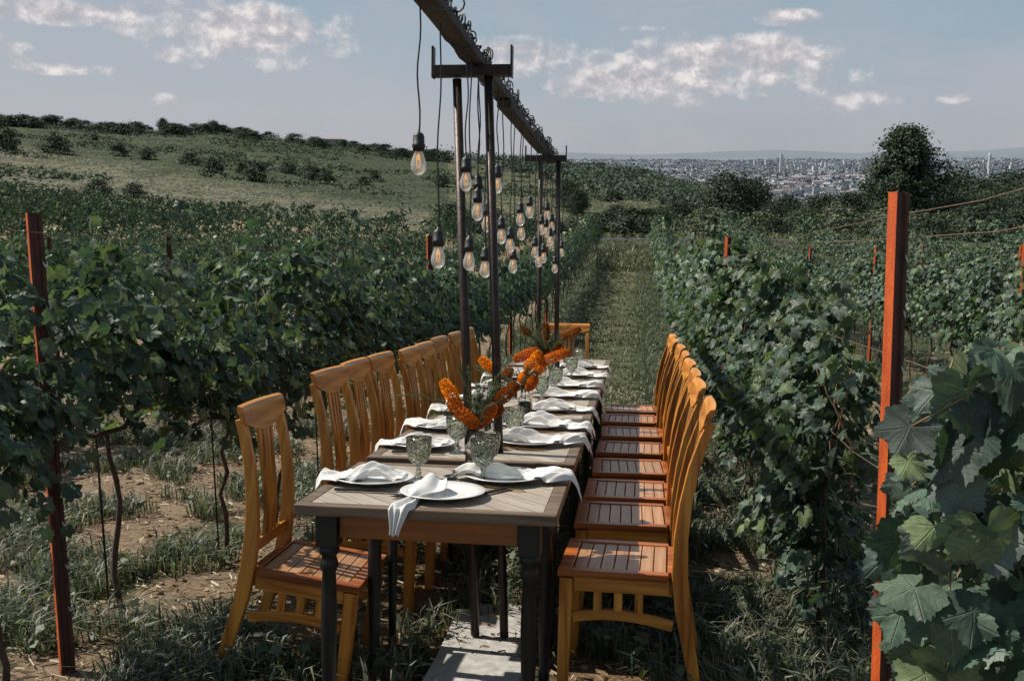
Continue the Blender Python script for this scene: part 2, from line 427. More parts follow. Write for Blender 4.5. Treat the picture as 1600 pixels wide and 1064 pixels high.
cn = noise_tex(nt, 30, cv2, 10, .60, .15); cn2 = noise_tex(nt, 9, cv, 4, .5)
dens = mth('ADD', mth('MULTIPLY', tot, .60), mth('ADD', mth('MULTIPLY', mth('SUBTRACT', cn, .5), 1.35), mth('MULTIPLY', mth('SUBTRACT', cn2, .5), 1.1)))
cm = mth('MULTIPLY', ramp(nt, dens, [(.16, 0), (.36, .48), (.66, .97)]), ramp(nt, tot, [(0, 0), (.25, 1)]))
# light tops, mauve grey bases: compare the same noise a little higher up
off = N(nt, 'ShaderNodeVectorMath', operation='ADD'); nt.links.new(cv2, off.inputs[0]); off.inputs[1].default_value = (-.006, .012, 0)
cn3 = noise_tex(nt, 30, off.outputs[0], 5, .6, .15)
shade = ramp(nt, mth('ADD', mth('SUBTRACT', cn, cn3), .5), [(.40, (4.5, 4.45, 4.95)), (.52, (6.0, 5.7, 5.9)), (.64, (8.4, 7.9, 7.8))])
base = mixc(nt, cm, base, shade)
nt.links.new(base, bg.inputs[0])
sun = bpy.data.lights.new('sun', 'SUN'); sun.energy = 6.2; sun.angle = R(.55); sun.color = (1, .93, .82)
so = bpy.data.objects.new('sun', sun); C.objects.link(so); so.rotation_euler = sdir.to_track_quat('Z', 'Y').to_euler()
cam = bpy.data.cameras.new('camera'); cam.sensor_width = 36; cam.lens = F / 1600 * 36; cam.clip_end = 60000; cam.clip_start = .05
co = bpy.data.objects.new('camera', cam); C.objects.link(co); co.location = (0, 0, CAMZ); co.rotation_euler = (PI / 2 - PITCH, 0, YAW); SC.camera = co
SC.view_settings.view_transform = 'Standard'; SC.view_settings.look = 'None'; SC.view_settings.exposure = 0
SC.cycles.transparent_max_bounces = 24; SC.cycles.max_bounces = 8

# ------------------------------------------------------------------ ground sheet
def haze(c, r, amt=1.0):  # aerial haze blended into the surface colour by distance
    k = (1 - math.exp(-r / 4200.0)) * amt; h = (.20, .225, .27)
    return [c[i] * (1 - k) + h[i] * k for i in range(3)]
def zone(x, y):
    """two ground colours and the share of the second"""
    r = math.hypot(x, y); p = pcol(x, y)
    if r < 75:
        dirt = (.235, .172, .118); grass = (.055, .066, .036)
        if -2.5 < x < 1.1 and y > 8.8:
            e = abs(x + .62)
            return ((.125, .118, .066), (.062, .074, .040), .54) if e < .50 else ((.075, .085, .048), (.045, .06, .034), .6)
        if x < -2.2 and y < 60:
            s = (-2.05 - x) % 2.9
            return dirt, grass, (.30 if .5 < s < 2.4 else .50) + .1 * sm(8, 30, r)
        if x > .45: return dirt, grass, .45 + .25 * sm(8, 25, y)
        if -1.75 < x < .45: return (.20, .13, .075), (.05, .06, .033), .5
        return dirt, grass, .45
    if r < 330:
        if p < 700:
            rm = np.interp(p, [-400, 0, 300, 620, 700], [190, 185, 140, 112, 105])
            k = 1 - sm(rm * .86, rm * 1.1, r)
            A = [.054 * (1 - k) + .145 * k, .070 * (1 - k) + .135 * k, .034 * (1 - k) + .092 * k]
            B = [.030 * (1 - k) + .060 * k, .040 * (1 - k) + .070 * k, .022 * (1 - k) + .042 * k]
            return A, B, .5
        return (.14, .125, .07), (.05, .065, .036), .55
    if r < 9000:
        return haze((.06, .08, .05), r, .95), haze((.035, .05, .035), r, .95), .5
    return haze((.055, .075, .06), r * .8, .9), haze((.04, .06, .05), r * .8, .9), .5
angs = np.concatenate([np.linspace(-180, -48, 45)[:-1], np.linspace(-48, 34, 493)[:-1], np.linspace(34, 180, 50)[:-1]])
rad = [0.0, .6]
while rad[-1] < 26000:
    r = rad[-1]; rad.append(r + max(.09 if r > 2 else .3, r * (.02 if r < 400 else .03)))
V = []; cA = []; cB = []; gw = []
for r in rad[1:]:
    for a in angs:
        x = r * math.sin(R(a)); y = r * math.cos(R(a)); V.append((x, y, ground(x, y)))
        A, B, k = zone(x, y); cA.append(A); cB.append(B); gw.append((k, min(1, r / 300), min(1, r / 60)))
na = len(angs); nr = len(rad) - 1; I = np.arange(nr * na).reshape(nr, na)
Fc = np.stack([I[:-1], np.roll(I, -1, 1)[:-1], np.roll(I, -1, 1)[1:], I[1:]], -1).reshape(-1, 4)[:, ::-1]
V.append((0, 0, ground(0, 0))); c0 = len(V) - 1; cA.append(cA[0]); cB.append(cB[0]); gw.append(gw[0])
cap = np.array([[c0, I[0, (k + 1) % na], I[0, k], I[0, k]] for k in range(0)], dtype=np.int32).reshape(-1, 4)
m, nt, b = newmat('ground_soil_and_grass')
geo = N(nt, 'ShaderNodeNewGeometry').outputs['Position']
aA = N(nt, 'ShaderNodeAttribute', attribute_name='ca').outputs['Color']; aB = N(nt, 'ShaderNodeAttribute', attribute_name='cb').outputs['Color']
aw = N(nt, 'ShaderNodeAttribute', attribute_name='cw').outputs['Color']; sp = N(nt, 'ShaderNodeSeparateColor'); nt.links.new(aw, sp.inputs[0])
nN = noise_tex(nt, 2.6, geo, 9, .68, .4); nM = noise_tex(nt, .16, mapping(nt, geo, (1, 1, .2)), 8, .7, .3); nF = noise_tex(nt, .009, geo, 9, .7)
mx1 = mixc(nt, ramp(nt, sp.outputs[2], [(.35, 0), (.9, 1)]), nN, nM); mx2 = mixc(nt, ramp(nt, sp.outputs[1], [(.9, 0), (1, 1)]), mx1, nF)
dd = N(nt, 'ShaderNodeMath', operation='ADD'); nt.links.new(mx2, dd.inputs[0]); nt.links.new(sp.outputs[0], dd.inputs[1])
f = ramp(nt, dd.outputs[0], [(.90 / 1, 0), (1.0, 1)])
dd2 = N(nt, 'ShaderNodeMapRange'); nt.links.new(dd.outputs[0], dd2.inputs[0]); dd2.inputs[1].default_value = .93; dd2.inputs[2].default_value = 1.07
col = mixc(nt, dd2.outputs[0], aA, aB)
fine = noise_tex(nt, 38, geo, 6, .75); fineM = noise_tex(nt, .9, geo, 6, .8)
fx = mixc(nt, ramp(nt, sp.outputs[2], [(.5, 0), (1, 1)]), fine, fineM)
col = mixc(nt, 1.0, col, ramp(nt, fx, [(.25, .45), (.5, 1.0), (.72, 1.55)]), 'MULTIPLY')
nt.links.new(col, b.inputs['Base Color']); b.inputs['Roughness'].default_value = 1; b.inputs['Specular IOR Level'].default_value = .1
bump(nt, b, fine, .8, .03)
g = np_obj('ground', V, Fc, m, {'ca': cA, 'cb': cB, 'cw': gw}, smooth=True); tag(g, kind='structure')

# ------------------------------------------------------------------ leaves
def luv(n):
    tv = LT[0][0]; c = np.ones((len(tv), 3)); c[:, :2] = tv[:, :2] + 1.0; return np.tile(c, (n, 1))
def leaf_template(level):
    """grape leaf in the xy plane, petiole joint at the origin, tip along -y, unit width"""
    if level == 0:
        th = []; rr = []; vein = []
        prof = [(0, .64, 1), (5, .575, 0), (9, .595, 0), (14, .52, 0), (18, .54, 0), (23, .46, 0), (28, .44, 0), (33, .43, 0), (38, .49, 0), (43, .485, 0), (48, .56, 0), (52, .545, 0), (57, .61, 1), (62, .54, 0), (67, .555, 0), (72, .49, 0), (77, .505, 0),
                (83, .43, 0), (89, .42, 0), (95, .45, 0), (101, .44, 0), (107, .49, 0), (114, .50, 1), (120, .44, 0), (127, .455, 0), (134, .40, 0), (142, .41, 0), (150, .36, 0), (161, .27, 0)]
        for a, r_, v_ in prof[::-1]: th.append(-a); rr.append(r_); vein.append(v_)
        for a, r_, v_ in prof[1:]: th.append(a); rr.append(r_); vein.append(v_)
    elif level == 1:
        prof = [(0, .64, 1), (28, .44, 0), (57, .60, .8), (86, .42, 0), (112, .48, .8), (150, .34, 0)]
        th = [-a for a, _, _ in prof[::-1]] + [a for a, _, _ in prof[1:]]
        rr = [r_ for _, r_, _ in prof[::-1]] + [r_ for _, r_, _ in prof[1:]]; vein = [v_ for _, _, v_ in prof[::-1]] + [v_ for _, _, v_ in prof[1:]]
    if level == 0:
        def hz_(x, y): return .03 - .30 * abs(x) ** 1.3 - .42 * max(0, -y - .1) ** 1.6 + .10 * math.cos(9 * math.atan2(x, -y) * .7) * (x * x + y * y)
        vs = [(0, 0, .03)]; n = len(th); rl = random.Random(5)
        for q_ in (.36, .70, 1.0):
            for a, r_, v_ in zip(th, rr, vein):
                sm_ = .46 if q_ < 1 else 0
                rq = (r_ * .5 + sm_ * .5 if q_ < .5 else (r_ * .8 + sm_ * .2 if q_ < 1 else r_)) * q_; x = math.sin(R(a)) * rq; y = -math.cos(R(a)) * rq
                vs.append((x, y, hz_(x, y) + (rl.uniform(-.03, .03) if q_ == 1 else rl.uniform(-.008, .008))))
        fs = [(0, i, i + 1) for i in range(1, n)]
        for k_ in range(2):
            o_ = 1 + k_ * n
            for i in range(n - 1): fs += [(o_ + i, o_ + n + i, o_ + n + i + 1), (o_ + i, o_ + n + i + 1, o_ + i + 1)]
        return np.array(vs), np.array(fs), np.zeros(len(vs))
    vs = [(0, 0, .03)]; vn = [1.0]
    for a, r_, v_ in zip(th, rr, vein):
        x = math.sin(R(a)) * r_; y = -math.cos(R(a)) * r_
        z = -.34 * abs(x) - .28 * max(0, -y) ** 2 * 1.6 + (.07 if v_ < .5 else -.02) * (1 if level == 0 else .6)
        vs.append((x, y, z)); vn.append(v_)
    fs = [(0, i, i + 1) for i in range(1, len(vs) - 1)]
    return np.array(vs), np.array(fs), np.array(vn)
LT = {0: leaf_template(0), 1: leaf_template(1)}
LT[2] = (np.array([(-.42, 0, 0), (0, -.6, -.05), (.42, 0, 0), (0, .35, .02)]), np.array([(0, 1, 2), (0, 2, 3)]), np.zeros(4))
def frames(nrm, tip):
    z = nrm / np.linalg.norm(nrm, axis=1, keepdims=True); y = -tip
    y = y - z * np.sum(y * z, 1, keepdims=True); y /= np.linalg.norm(y, axis=1, keepdims=True) + 1e-9
    x = np.cross(y, z); return np.stack([x, y, z], -1)     # columns
def scatter(tpl, P, Mx, S, colr, veins=0.0):
    tv, tf, tn = tpl; K = len(P)
    if len(tv) > 40:
        T = np.repeat(tv[None], K, 0); cu = RNG.normal(.0, .55, K)[:, None]; tw = RNG.normal(0, .35, K)[:, None]; st = RNG.uniform(.82, 1.15, K)[:, None]
        T[:, :, 2] += cu * (T[:, :, 1] ** 2) - np.abs(cu) * .5 * T[:, :, 0] ** 2 * np.sign(tw) + tw * T[:, :, 0] * T[:, :, 1]; T[:, :, 0] *= st
        V = np.einsum('kij,knj->kni', Mx, T) * S[:, None, None] + P[:, None, :]
    else: V = np.einsum('kij,nj->kni', Mx, tv) * S[:, None, None] + P[:, None, :]
    # individual curl
    Fc = (tf[None] + (np.arange(K) * len(tv))[:, None, None]).reshape(-1, tf.shape[1])
    cc = colr[:, None, :] * (1 + veins * tn[None, :, None]); return V.reshape(-1, 3), Fc, cc.reshape(-1, 3)
GL = 1.18 * np.array([(.034, .064, .042), (.048, .082, .052), (.064, .100, .062), (.027, .050, .036), (.098, .136, .062), (.086, .114, .088)])
def leafcols(n, pal=GL, v=.25, rng=RNG):
    c = pal[rng.integers(0, len(pal), n)]; return c * (1 + v * rng.normal(size=(n, 1))).clip(.45, 1.7)
def foliage_points(n, L, hx, z0, z1, rng, shoots=6, skirt=.0):
    """points of a trellised vine canopy: L long (y), shell biased to the faces, with clumps and shoots"""
    nc = max(8, int(n / 17)); cy = rng.uniform(-L * .40, L * .40, nc); cz = z0 + (z1 - z0) * rng.beta(1.3, 1.15, nc)
    side = rng.choice([-1, 1], nc); cx = side * hx * rng.uniform(.45, 1.0, nc)
    k = rng.integers(0, nc, n)
    P = np.stack([cx[k], cy[k], cz[k]], 1) + rng.normal(size=(n, 3)) * np.array([.075, .10, .10])
    # shoots rising out of the top
    m_ = int(n * .17)
    if shoots and m_:
        s = rng.integers(0, shoots, m_); sy = rng.uniform(-L / 2, L / 2, shoots); sx = rng.normal(0, hx * .5, shoots); lean = rng.normal(0, .35, shoots); ht = rng.uniform(.06, .48, shoots) * rng.uniform(.5, 1, shoots)
        t = rng.random(m_)
        P[:m_] = np.stack([sx[s] + rng.normal(0, .04, m_), sy[s] + lean[s] * t * ht[s] + rng.normal(0, .04, m_), z1 - .02 + t * ht[s]], 1)
    lo = P[:, 2] < z0 - .12;  P[lo, 2] = z0 + rng.random(lo.sum()) * .3
    return P
def vine_leaves(n, lvl, size, rng, L=1.0, hx=.27, z0=.75, z1=1.62, pts=None):
    P = foliage_points(n, L, hx, z0, z1, rng) if pts is None else pts; n = len(P)
    out = np.stack([np.sign(P[:, 0]) * rng.uniform(.2, 1.3, n), rng.normal(0, .5, n), rng.uniform(.05, 1.1, n)], 1)
    tip = np.stack([rng.normal(0, .45, n), rng.normal(0, .6, n), -np.ones(n)], 1)
    S = size * rng.uniform(.55, 1.25, n)
    c = leafcols(n, rng=rng)
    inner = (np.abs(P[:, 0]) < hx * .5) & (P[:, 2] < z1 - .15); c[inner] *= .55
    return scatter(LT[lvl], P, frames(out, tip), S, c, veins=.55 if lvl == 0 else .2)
def trunk_mb(rng, h=.84, L=1.0):
    mb = MB(); lean = rng.normal(0, .05); pts = []; n = 9
    for i in range(n):
        t = i / (n - 1); pts.append((rng.normal(0, .012) + lean * t * .3, rng.normal(0, .014) + .03 * math.sin(t * 7 + lean * 40), -.05 + t * (h + .05)))
    mb.tube(pts, [.0135 - .005 * i / (n - 1) + .003 * rng.random() for i in range(n)], 7)
    top = pts[-1]
    for s in (-1, 1):
        q = [top]
        for i in range(1, 6): q.append((top[0] + rng.normal(0, .012), top[1] + s * i * L * .1, top[2] + .015 * i + rng.normal(0, .012)))
        mb.tube(q, [.012, .011, .010, .009, .008, .006], 6)
    return mb
def canes_mb(rng, L=1.0, k=5):
    for i in range(k):
        mb = MB()
        y = rng.uniform(-L / 2, L / 2); x = rng.normal(0, .03); q = [(x, y, .85)]
        for j in range(1, 6): x += rng.normal(0, .03); y += rng.normal(0, .03); q.append((x, y, .85 + j * .10))
        mb.tube(q, [.004] * 4 + [.003, .002], 5); yield mb
VINE = {0: [], 1: [], 2: [], 3: []}
spec = {0: (7, 680, .080), 1: (6, 560, .083), 2: (5, 380, .098), 3: (4, 900, .082)}
for key, (nv, nl, sz) in spec.items():
    for i in range(nv):
        rng = np.random.default_rng(100 * key + i); lvl = 0 if key == 3 else key      # 3: bushy vines whose shoots hang low
        root = empty('grapevine')
        trunk_mb(rng).build('trunk', M['bark'], root)
        Vv, Ff, cc = vine_leaves(nl, lvl, sz, rng, z0=(.28 + .07 * i) if key == 3 else .62 + .14 * (i % 3), z1=(1.36, 1.20, 1.46, 1.30, 1.40, 1.24, 1.34)[i], hx=.20)
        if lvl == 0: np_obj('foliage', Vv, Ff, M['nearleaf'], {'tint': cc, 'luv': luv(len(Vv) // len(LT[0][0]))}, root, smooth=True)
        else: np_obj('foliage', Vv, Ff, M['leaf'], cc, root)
        if lvl == 0:
            for cm_ in canes_mb(rng): cm_.build('cane', M['cane'], root)
            st = MB(); st.tube([(.03, .05, -.05), (.035, .05, 1.05)], .005, 6); st.build('stake', M['iron'], root)
        VINE[key].append(root)
ROWX = {}
rows = [(.75, 3.95, 43.5)] + [(3.65 + 2.9 * i, 5.0 + 1.5 * i, 43.0 - 1.2 * i) for i in range(6)]
rows += [(-2.05, 2.17, 43.5), (-4.95, 3.2, 44), (-7.85, 4, 45)] + [(-2.05 - 2.9 * k, 5 + 3.2 * k, 44 + max(0, (2.05 + 2.9 * k) - 10) * .8) for k in range(3, 18)]
spots = []
for rx, y0, y1 in rows:
    y = y0
    while y < y1:
        spots.append((rx, y + random.uniform(-.06, .06))); y += .80 if rx == -2.05 and y < 12 else (.88 if abs(rx) < 6 else .95)
def vis(x, y):
    p = pcol(x, y); return -160 < p < 1720
spots = [s for s in spots if vis(*s)]
# rows hide each other: nearest first
spots.sort(key=lambda s: math.hypot(s[0] * 1.25, s[1]))
one, rest = spots[:298], spots[298:]
used = set(); vinecount = {}
def side_word(x):
    return 'left' if x < 0 else 'right'
for i, (x, y) in enumerate(one):
    d = math.hypot(x, y); lvl = 0 if d < 8.5 else (1 if d < 18 else 2)
    pick = random.choice(VINE[3 if (x == .75 and lvl == 0) else lvl])
    if pick.name not in used: used.add(pick.name); o = pick
    else: o = copy_tree(pick)
    rz = random.choice([0, PI]) + random.uniform(-.12, .12); s = random.uniform(.95, 1.08)
    if x == .75: s *= float(np.interp(y, [3.9, 5, 7, 9], [.80, .90, 1.0, 1.06]))
    if x == -2.05: s *= float(np.interp(y, [2, 3, 5, 8], [.86, .88, .93, 1.0]))
    o.matrix_world = WM(x - (.13 if x == -2.05 and y < 4 else 0), y, None, rz, s)
    if x in (.75, -2.05):
        k = vinecount[x] = vinecount.get(x, 0) + 1
        if k <= 6:
            ordw = ['nearest', 'second', 'third', 'fourth', 'fifth', 'sixth'][k - 1]
            lab = ('%s leafy grapevine from the camera in the row behind the %s chairs' % (ordw, side_word(x)))
            tag(o, lab, 'grapevine', 'grapevines trained in rows'); continue
        lab = 'leafy grapevine further along the row that lines the %s of the grass aisle' % side_word(x)
    else:
        lab = 'trellised grapevine in the outer vineyard rows on the %s' % side_word(x)
    tag(o, lab, 'grapevine', 'grapevines trained in rows, %s' % side_word(x))
for lvl in VINE:
    for o in VINE[lvl]:
        if o.name not in used:
            for ch in KIDS[o.name]: bpy.data.objects.remove(ch)
            bpy.data.objects.remove(o)
Vs, Fs, Cs, n0 = [], [], [], 0
for x, y in rest:
    n = 240 if math.hypot(x, y) < 45 else 150
    Vv, Ff, cc = vine_leaves(n, 2, .12 if n == 240 else .16, RNG, L=1.0, hx=.34, z0=.6, z1=1.55)
    h = random.uniform(-.12, .16); Vv = Vv * np.array([1, 1, 1 + h * .5]) + np.array([x, y, ground(x, y)])
    Vs.append(Vv); Fs.append(Ff + n0); Cs.append(cc * (.75 + .35 * random.random())); n0 += len(Vv)
o = np_obj('vineyard_rows', np.concatenate(Vs), np.concatenate(Fs), M['farleaf'], np.concatenate(Cs))
tag(o, 'dense dark green field of vine rows spreading to the foot of the hill', 'vineyard', kind='stuff')

# foreground vine, large leaves close to the camera on the right
def fg_vine():
    rng = np.random.default_rng(5)
    root = thing('grapevine', 'large leaved grapevine right in front at the lower right corner with small green grapes', 'grapevine', 'grapevines trained in rows', Matrix())
    P = []
    while len(P) < 660:
        px = rng.uniform(1345, 1700); py = rng.uniform(545, 1150); yy = rng.uniform(1.15, 2.25)
        edge = np.interp(py, [505, 560, 620, 700, 850, 1000, 1150], [1590, 1500, 1395, 1375, 1360, 1375, 1390])
        if px < edge + 35: continue
        q = at_depth(px, py, yy); P.append(RL @ q)
    P = np.array([tuple(p) for p in P]); n = len(P)
    nrm = np.stack([rng.normal(-.3, .6, n), rng.normal(-.5, .6, n), rng.uniform(-.1, 1.1, n)], 1)
    tip = np.stack([rng.normal(-.2, .5, n), rng.normal(-.2, .5, n), -np.ones(n)], 1)
    S = rng.uniform(.04, .105, n); c = leafcols(n, GL * np.array([1.12, 1.08, 1.2]), .28, rng)
    Vv, Ff, cc = scatter(LT[0], P, frames(nrm, tip), S, c, veins=.7)
    np_obj('foliage', Vv, Ff, M['bigleaf'], {'tint': cc, 'luv': luv(n)}, root, smooth=True)
    def L(px, py, y): return RL @ at_depth(px, py, y)
    t = MB(); t.tube([L(1400, 1150, 1.9), L(1412, 1064, 1.9), L(1425, 985, 1.85), L(1460, 900, 1.8), L(1530, 800, 1.75)], [.022, .021, .019, .016, .012], 10); t.build('trunk', M['bark'], root)
    for pts_, rs_ in (([L(1700, 520, 1.5), L(1600, 590, 1.5), L(1565, 612, 1.5), L(1520, 670, 1.55)], [.006, .006, .0055, .004]),
                      ([L(1700, 668, 1.5), L(1560, 700, 1.55), L(1460, 760, 1.6), L(1400, 820, 1.7)], [.005, .005, .004, .003]),
                      ([L(1700, 880, 1.4), L(1550, 885, 1.5), L(1430, 860, 1.6)], [.005, .004, .003])):
        t = MB(); t.tube(pts_, rs_, 8); t.build('cane', M['cane'], root)
    t = MB()
    for k in range(0, n, 3):
        p = Vector(P[k]); t.tube([p, p + Vector((rng.normal(.02, .015), rng.normal(.03, .02), rng.uniform(.01, .05)))], .0015, 5)
    tag(t.build('leaf_stalks', M['cane'], root), kind='stuff')
    gb = MB(); base = L(1425, 860, 1.3)
    for k in range(46):
        a = rng.uniform(0, 2 * PI); h = rng.uniform(0, .075); rr = .022 * (1 - h / .11) * rng.uniform(.5, 1)
        c_ = base + Vector((math.cos(a) * rr, math.sin(a) * rr, -h)); r_ = rng.uniform(.0035, .0055)
        gb.lathe([(r_ * math.sin(PI * j / 6), -r_ * math.cos(PI * j / 6)) for j in range(7)], 8, Matrix.Translation(c_))
    gb.build('grape_cluster', simple('unripe_grape', (.16, .20, .09), .35, 0, .2, 30, 0), root)
fg_vine()

# ------------------------------------------------------------------ vineyard posts and wires
def post_mesh():
    mb = MB(); h = 1.75; w_, d_, t_ = .048, .032, .004
    prof = [(-w_ / 2, d_), (-w_ / 2, 0), (-.012, 0), (-.008, .006), (.008, .006), (.012, 0), (w_ / 2, 0), (w_ / 2, d_)]
    inner = [(-w_ / 2 + t_, d_), (-w_ / 2 + t_, t_), (-.014, t_), (-.009, .006 + t_), (.009, .006 + t_), (.014, t_), (w_ / 2 - t_, t_), (w_ / 2 - t_, d_)]
    loop = prof + inner[::-1]; n = len(loop)
    vs = [(x, y, z) for z in (-.3, h) for x, y in loop]
    fs = [(i, (i + 1) % n, n + (i + 1) % n, n + i) for i in range(n)]
    m_ = len(prof)
    for i in range(m_ - 1):
        a, b_, c_, d2 = i, i + 1, n - 2 - i, n - 1 - i
        fs.append((n + a, n + b_, n + c_, n + d2)); fs.append((d2, c_, b_, a))
    mb.add(vs, fs); return mb
pm = empty('vineyard_post'); _pr = post_mesh().build('profile', M['rust'], pm); _pr.data.materials.append(M['shaded_rust'])
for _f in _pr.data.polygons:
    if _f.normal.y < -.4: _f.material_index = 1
def clips(parent):
    for k in range(9):
        z = .32 + .155 * k; cl = MB(); cl.sweep([(.034, .022, z + .012), (.031, .006, z + .006), (.021, -.003, z), (.014, -.003, z + .014)], .008, .003, (0, 0, 1)); cl.build('wire_clip', M['clip'], parent)
def lean_M(base, top):
    z = (top - base).normalized(); x = (Vector((1, 0, 0)) - z * z.x).normalized(); y = z.cross(x)
    m_ = Matrix((x, y, z)).transposed().to_4x4(); return Matrix.Translation(base) @ m_
postspots = []
# two close posts, traced
b1 = RL @ at_depth(112, 1110, 3.12); t1 = RL @ at_depth(54, 332, 3.12)
b2 = RL @ at_depth(1378, 1215, 2.75); t2 = RL @ at_depth(1412, 300, 2.72)
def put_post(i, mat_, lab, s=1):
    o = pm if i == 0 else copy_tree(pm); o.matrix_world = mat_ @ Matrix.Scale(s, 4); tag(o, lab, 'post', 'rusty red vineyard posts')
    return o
b1 = t1 + (b1 - t1).normalized() * 1.75
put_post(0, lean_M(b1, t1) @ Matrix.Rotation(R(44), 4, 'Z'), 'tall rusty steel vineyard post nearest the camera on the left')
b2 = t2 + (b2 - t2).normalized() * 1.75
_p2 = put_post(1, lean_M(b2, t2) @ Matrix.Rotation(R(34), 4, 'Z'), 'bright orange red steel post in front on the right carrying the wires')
i = 2
_post_clips = (pm, _p2)
plist = [(-4.95, 9.95, 'rusty post behind the vines left of the chairs, left of the middle'), (-2.05, 9.5, 'rusty post sticking out of the vines just left of the lamp poles'), (-7.85, 12.4, 'thin rusty post far left behind the big left post'),
         (3.65, 16.2, 'red post in the second row right of centre'), (6.55, 18.3, 'red post in the third row on the right'), (9.45, 24, 'small red post far off in the rows at the right'),
         (.75, 8.9, 'red post half hidden in the row behind the right chairs'), (3.65, 10.1, 'red post behind the big orange post on the right'), (-2.05, 15.6, None), (-2.05, 21.7, None), (-4.95, 16, None), (-7.85, 18.5, None), (.75, 15, None), (.75, 21, None),
         (3.65, 22.3, None), (6.55, 24.4, None), (6.55, 12.3, None), (9.45, 17.9, None)]
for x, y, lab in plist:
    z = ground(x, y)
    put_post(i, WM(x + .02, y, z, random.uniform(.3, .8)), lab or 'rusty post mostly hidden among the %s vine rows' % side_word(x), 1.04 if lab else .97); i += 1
def wire(x, h, y0, y1, sag=.03, lab='', x2=None):
    mb = MB(); pts = []
    n = 40
    for k in range(n + 1):
        y = y0 + (y1 - y0) * (k / n) ** 1.3; pts.append((x + (0 if x2 is None else (x2 - x) * (k / n)) + .006 * math.sin(y * 3), y, ground(x, y) + h - sag * abs(math.sin(y * PI / 6.1 + .8))))
    mb.tube(pts, .0015, 5); o = mb.build('trellis_wire', M['wire'], None); tag(o, lab, 'wire', 'trellis wires'); return o
for h, lab in ((1.66, 'top trellis wire running over the right row past the orange post'), (1.255, 'middle trellis wire crossing the orange post on the right'), (.90, 'low trellis wire crossing behind the orange post on the right')):
    wire(.73, h, .3 if h > 1 else 2.6, 40, .02, lab)
wire(.76, 1.62, .3, 40, .05, 'slack second wire just under the top wire of the right row')
for h, lab in ((1.6, 'top trellis wire of the row behind the left chairs'), (1.15, 'middle trellis wire of the row behind the left chairs')): wire(-2.03, h, 1.5, 40, .02, lab)
for x in (3.65, 6.55): wire(x, 1.6, 5, 38, .02, 'top trellis wire of the %s row on the right' % ('second' if x < 5 else 'third'))

for _q in _post_clips: clips(_q)
# ------------------------------------------------------------------ grass, weeds, straw
def blades(P, hgt, rng, pal, wd=.006, lean=.5):
    n = len(P); a = rng.uniform(0, 2 * PI, n); dirv = np.stack([np.cos(a), np.sin(a), np.zeros(n)], 1); side = np.stack([-np.sin(a), np.cos(a), np.zeros(n)], 1)
    ln = np.abs(rng.normal(lean, .3, n))[:, None]; h = hgt[:, None]; w_ = (wd * rng.uniform(.6, 1.6, n) * (h[:, 0] / .12) ** .5)[:, None]
    b0 = P - side * w_ / 2; b1_ = P + side * w_ / 2; mid = P + dirv * h * ln * .35 + np.array([0, 0, .62]) * h
    m0 = mid - side * w_ * .4; m1_ = mid + side * w_ * .4; tipp = P + dirv * h * ln * 1.1 + np.array([0, 0, .9]) * h * (1 - .3 * ln)
    V = np.stack([b0, b1_, m1_, m0, tipp], 1).reshape(-1, 3); k = (np.arange(n) * 5)[:, None]
    F1 = np.concatenate([k + 0, k + 1, k + 2], 1); F2 = np.concatenate([k + 0, k + 2, k + 3], 1); F3 = np.concatenate([k + 3, k + 2, k + 4], 1)
    c = np.repeat(leafcols(n, pal, .3, rng), 5, 0); return V, np.concatenate([F1, F2, F3]), c
GPAL = np.array([(.055, .082, .045), (.075, .10, .052), (.095, .115, .07), (.13, .13, .085), (.05, .07, .045), (.19, .17, .12)])
def gz(xs, ys): return np.array([ground(a, b_) for a, b_ in zip(xs, ys)])
Vs, Fs, Cs, n0 = [], [], [], 0
def addg(t):
    global n0
    Vs.append(t[0]); Fs.append(t[1] + n0); Cs.append(t[2]); n0 += len(t[0])
rng = np.random.default_rng(3)
def patchy(n, x0, x1, y0, y1, thr, pw=1.0, sc=1.1):
    P = []
    while len(P) < n:
        x = rng.uniform(x0, x1); y = y0 + (y1 - y0) * rng.random() ** pw
        if -.76 < x < -.40 and 2.6 < y < 3.95: continue
        if mnoise.noise((x * sc, y * sc, 9)) + .4 * mnoise.noise((x * sc * 3, y * sc * 3, 2)) > thr: P.append((x, y))
    P = np.array(P); k = 7                       # tufts: several blades from about the same place
    P = np.repeat(P, k, 0) + rng.normal(0, .022, (len(P) * k, 2)); return np.column_stack([P, gz(P[:, 0], P[:, 1])])
for n, x0, x1, y0, y1, thr, pw, h0, h1 in ((5200, -4.6, -1.3, 1.8, 9, .05, 1.5, .05, .17), (2900, -1.7, .6, 2.0, 9, -.05, 1.3, .05, .17), (3400, .3, 2.6, 1.6, 8, -.1, 1.3, .05, .2),
                                      (2600, -2.3, 1.1, 8.5, 22, -.6, 1.4, .03, .09), (1500, -2.0, -1.35, 7.5, 44, -.3, 1.3, .08, .2), (1500, .1, .7, 7.5, 44, -.3, 1.3, .08, .2), (900, -2.2, 1.2, 36, 50, -.9, 1.0, .15, .45), (1500, -14, 12, 42, 56, -.5, 1.0, .2, .5), (2600, -2.4, 1.1, 18, 46, -.7, 1.2, .05, .12), (3000, .8, 8, 4, 22, -.05, 1.3, .06, .2), (3000, -9, -2.2, 6, 24, 0, 1.2, .06, .2)):
    P = patchy(n, x0, x1, y0, y1, thr, pw); d = np.hypot(P[:, 0], P[:, 1])
    addg(blades(P, rng.uniform(h0, h1, len(P)), rng, GPAL, .006 * 1.0 + .0, .6) if y0 < 8 else blades(P, rng.uniform(h0, h1, len(P)), rng, GPAL * np.array([1.1, 1.05, .9]), .014, .7))
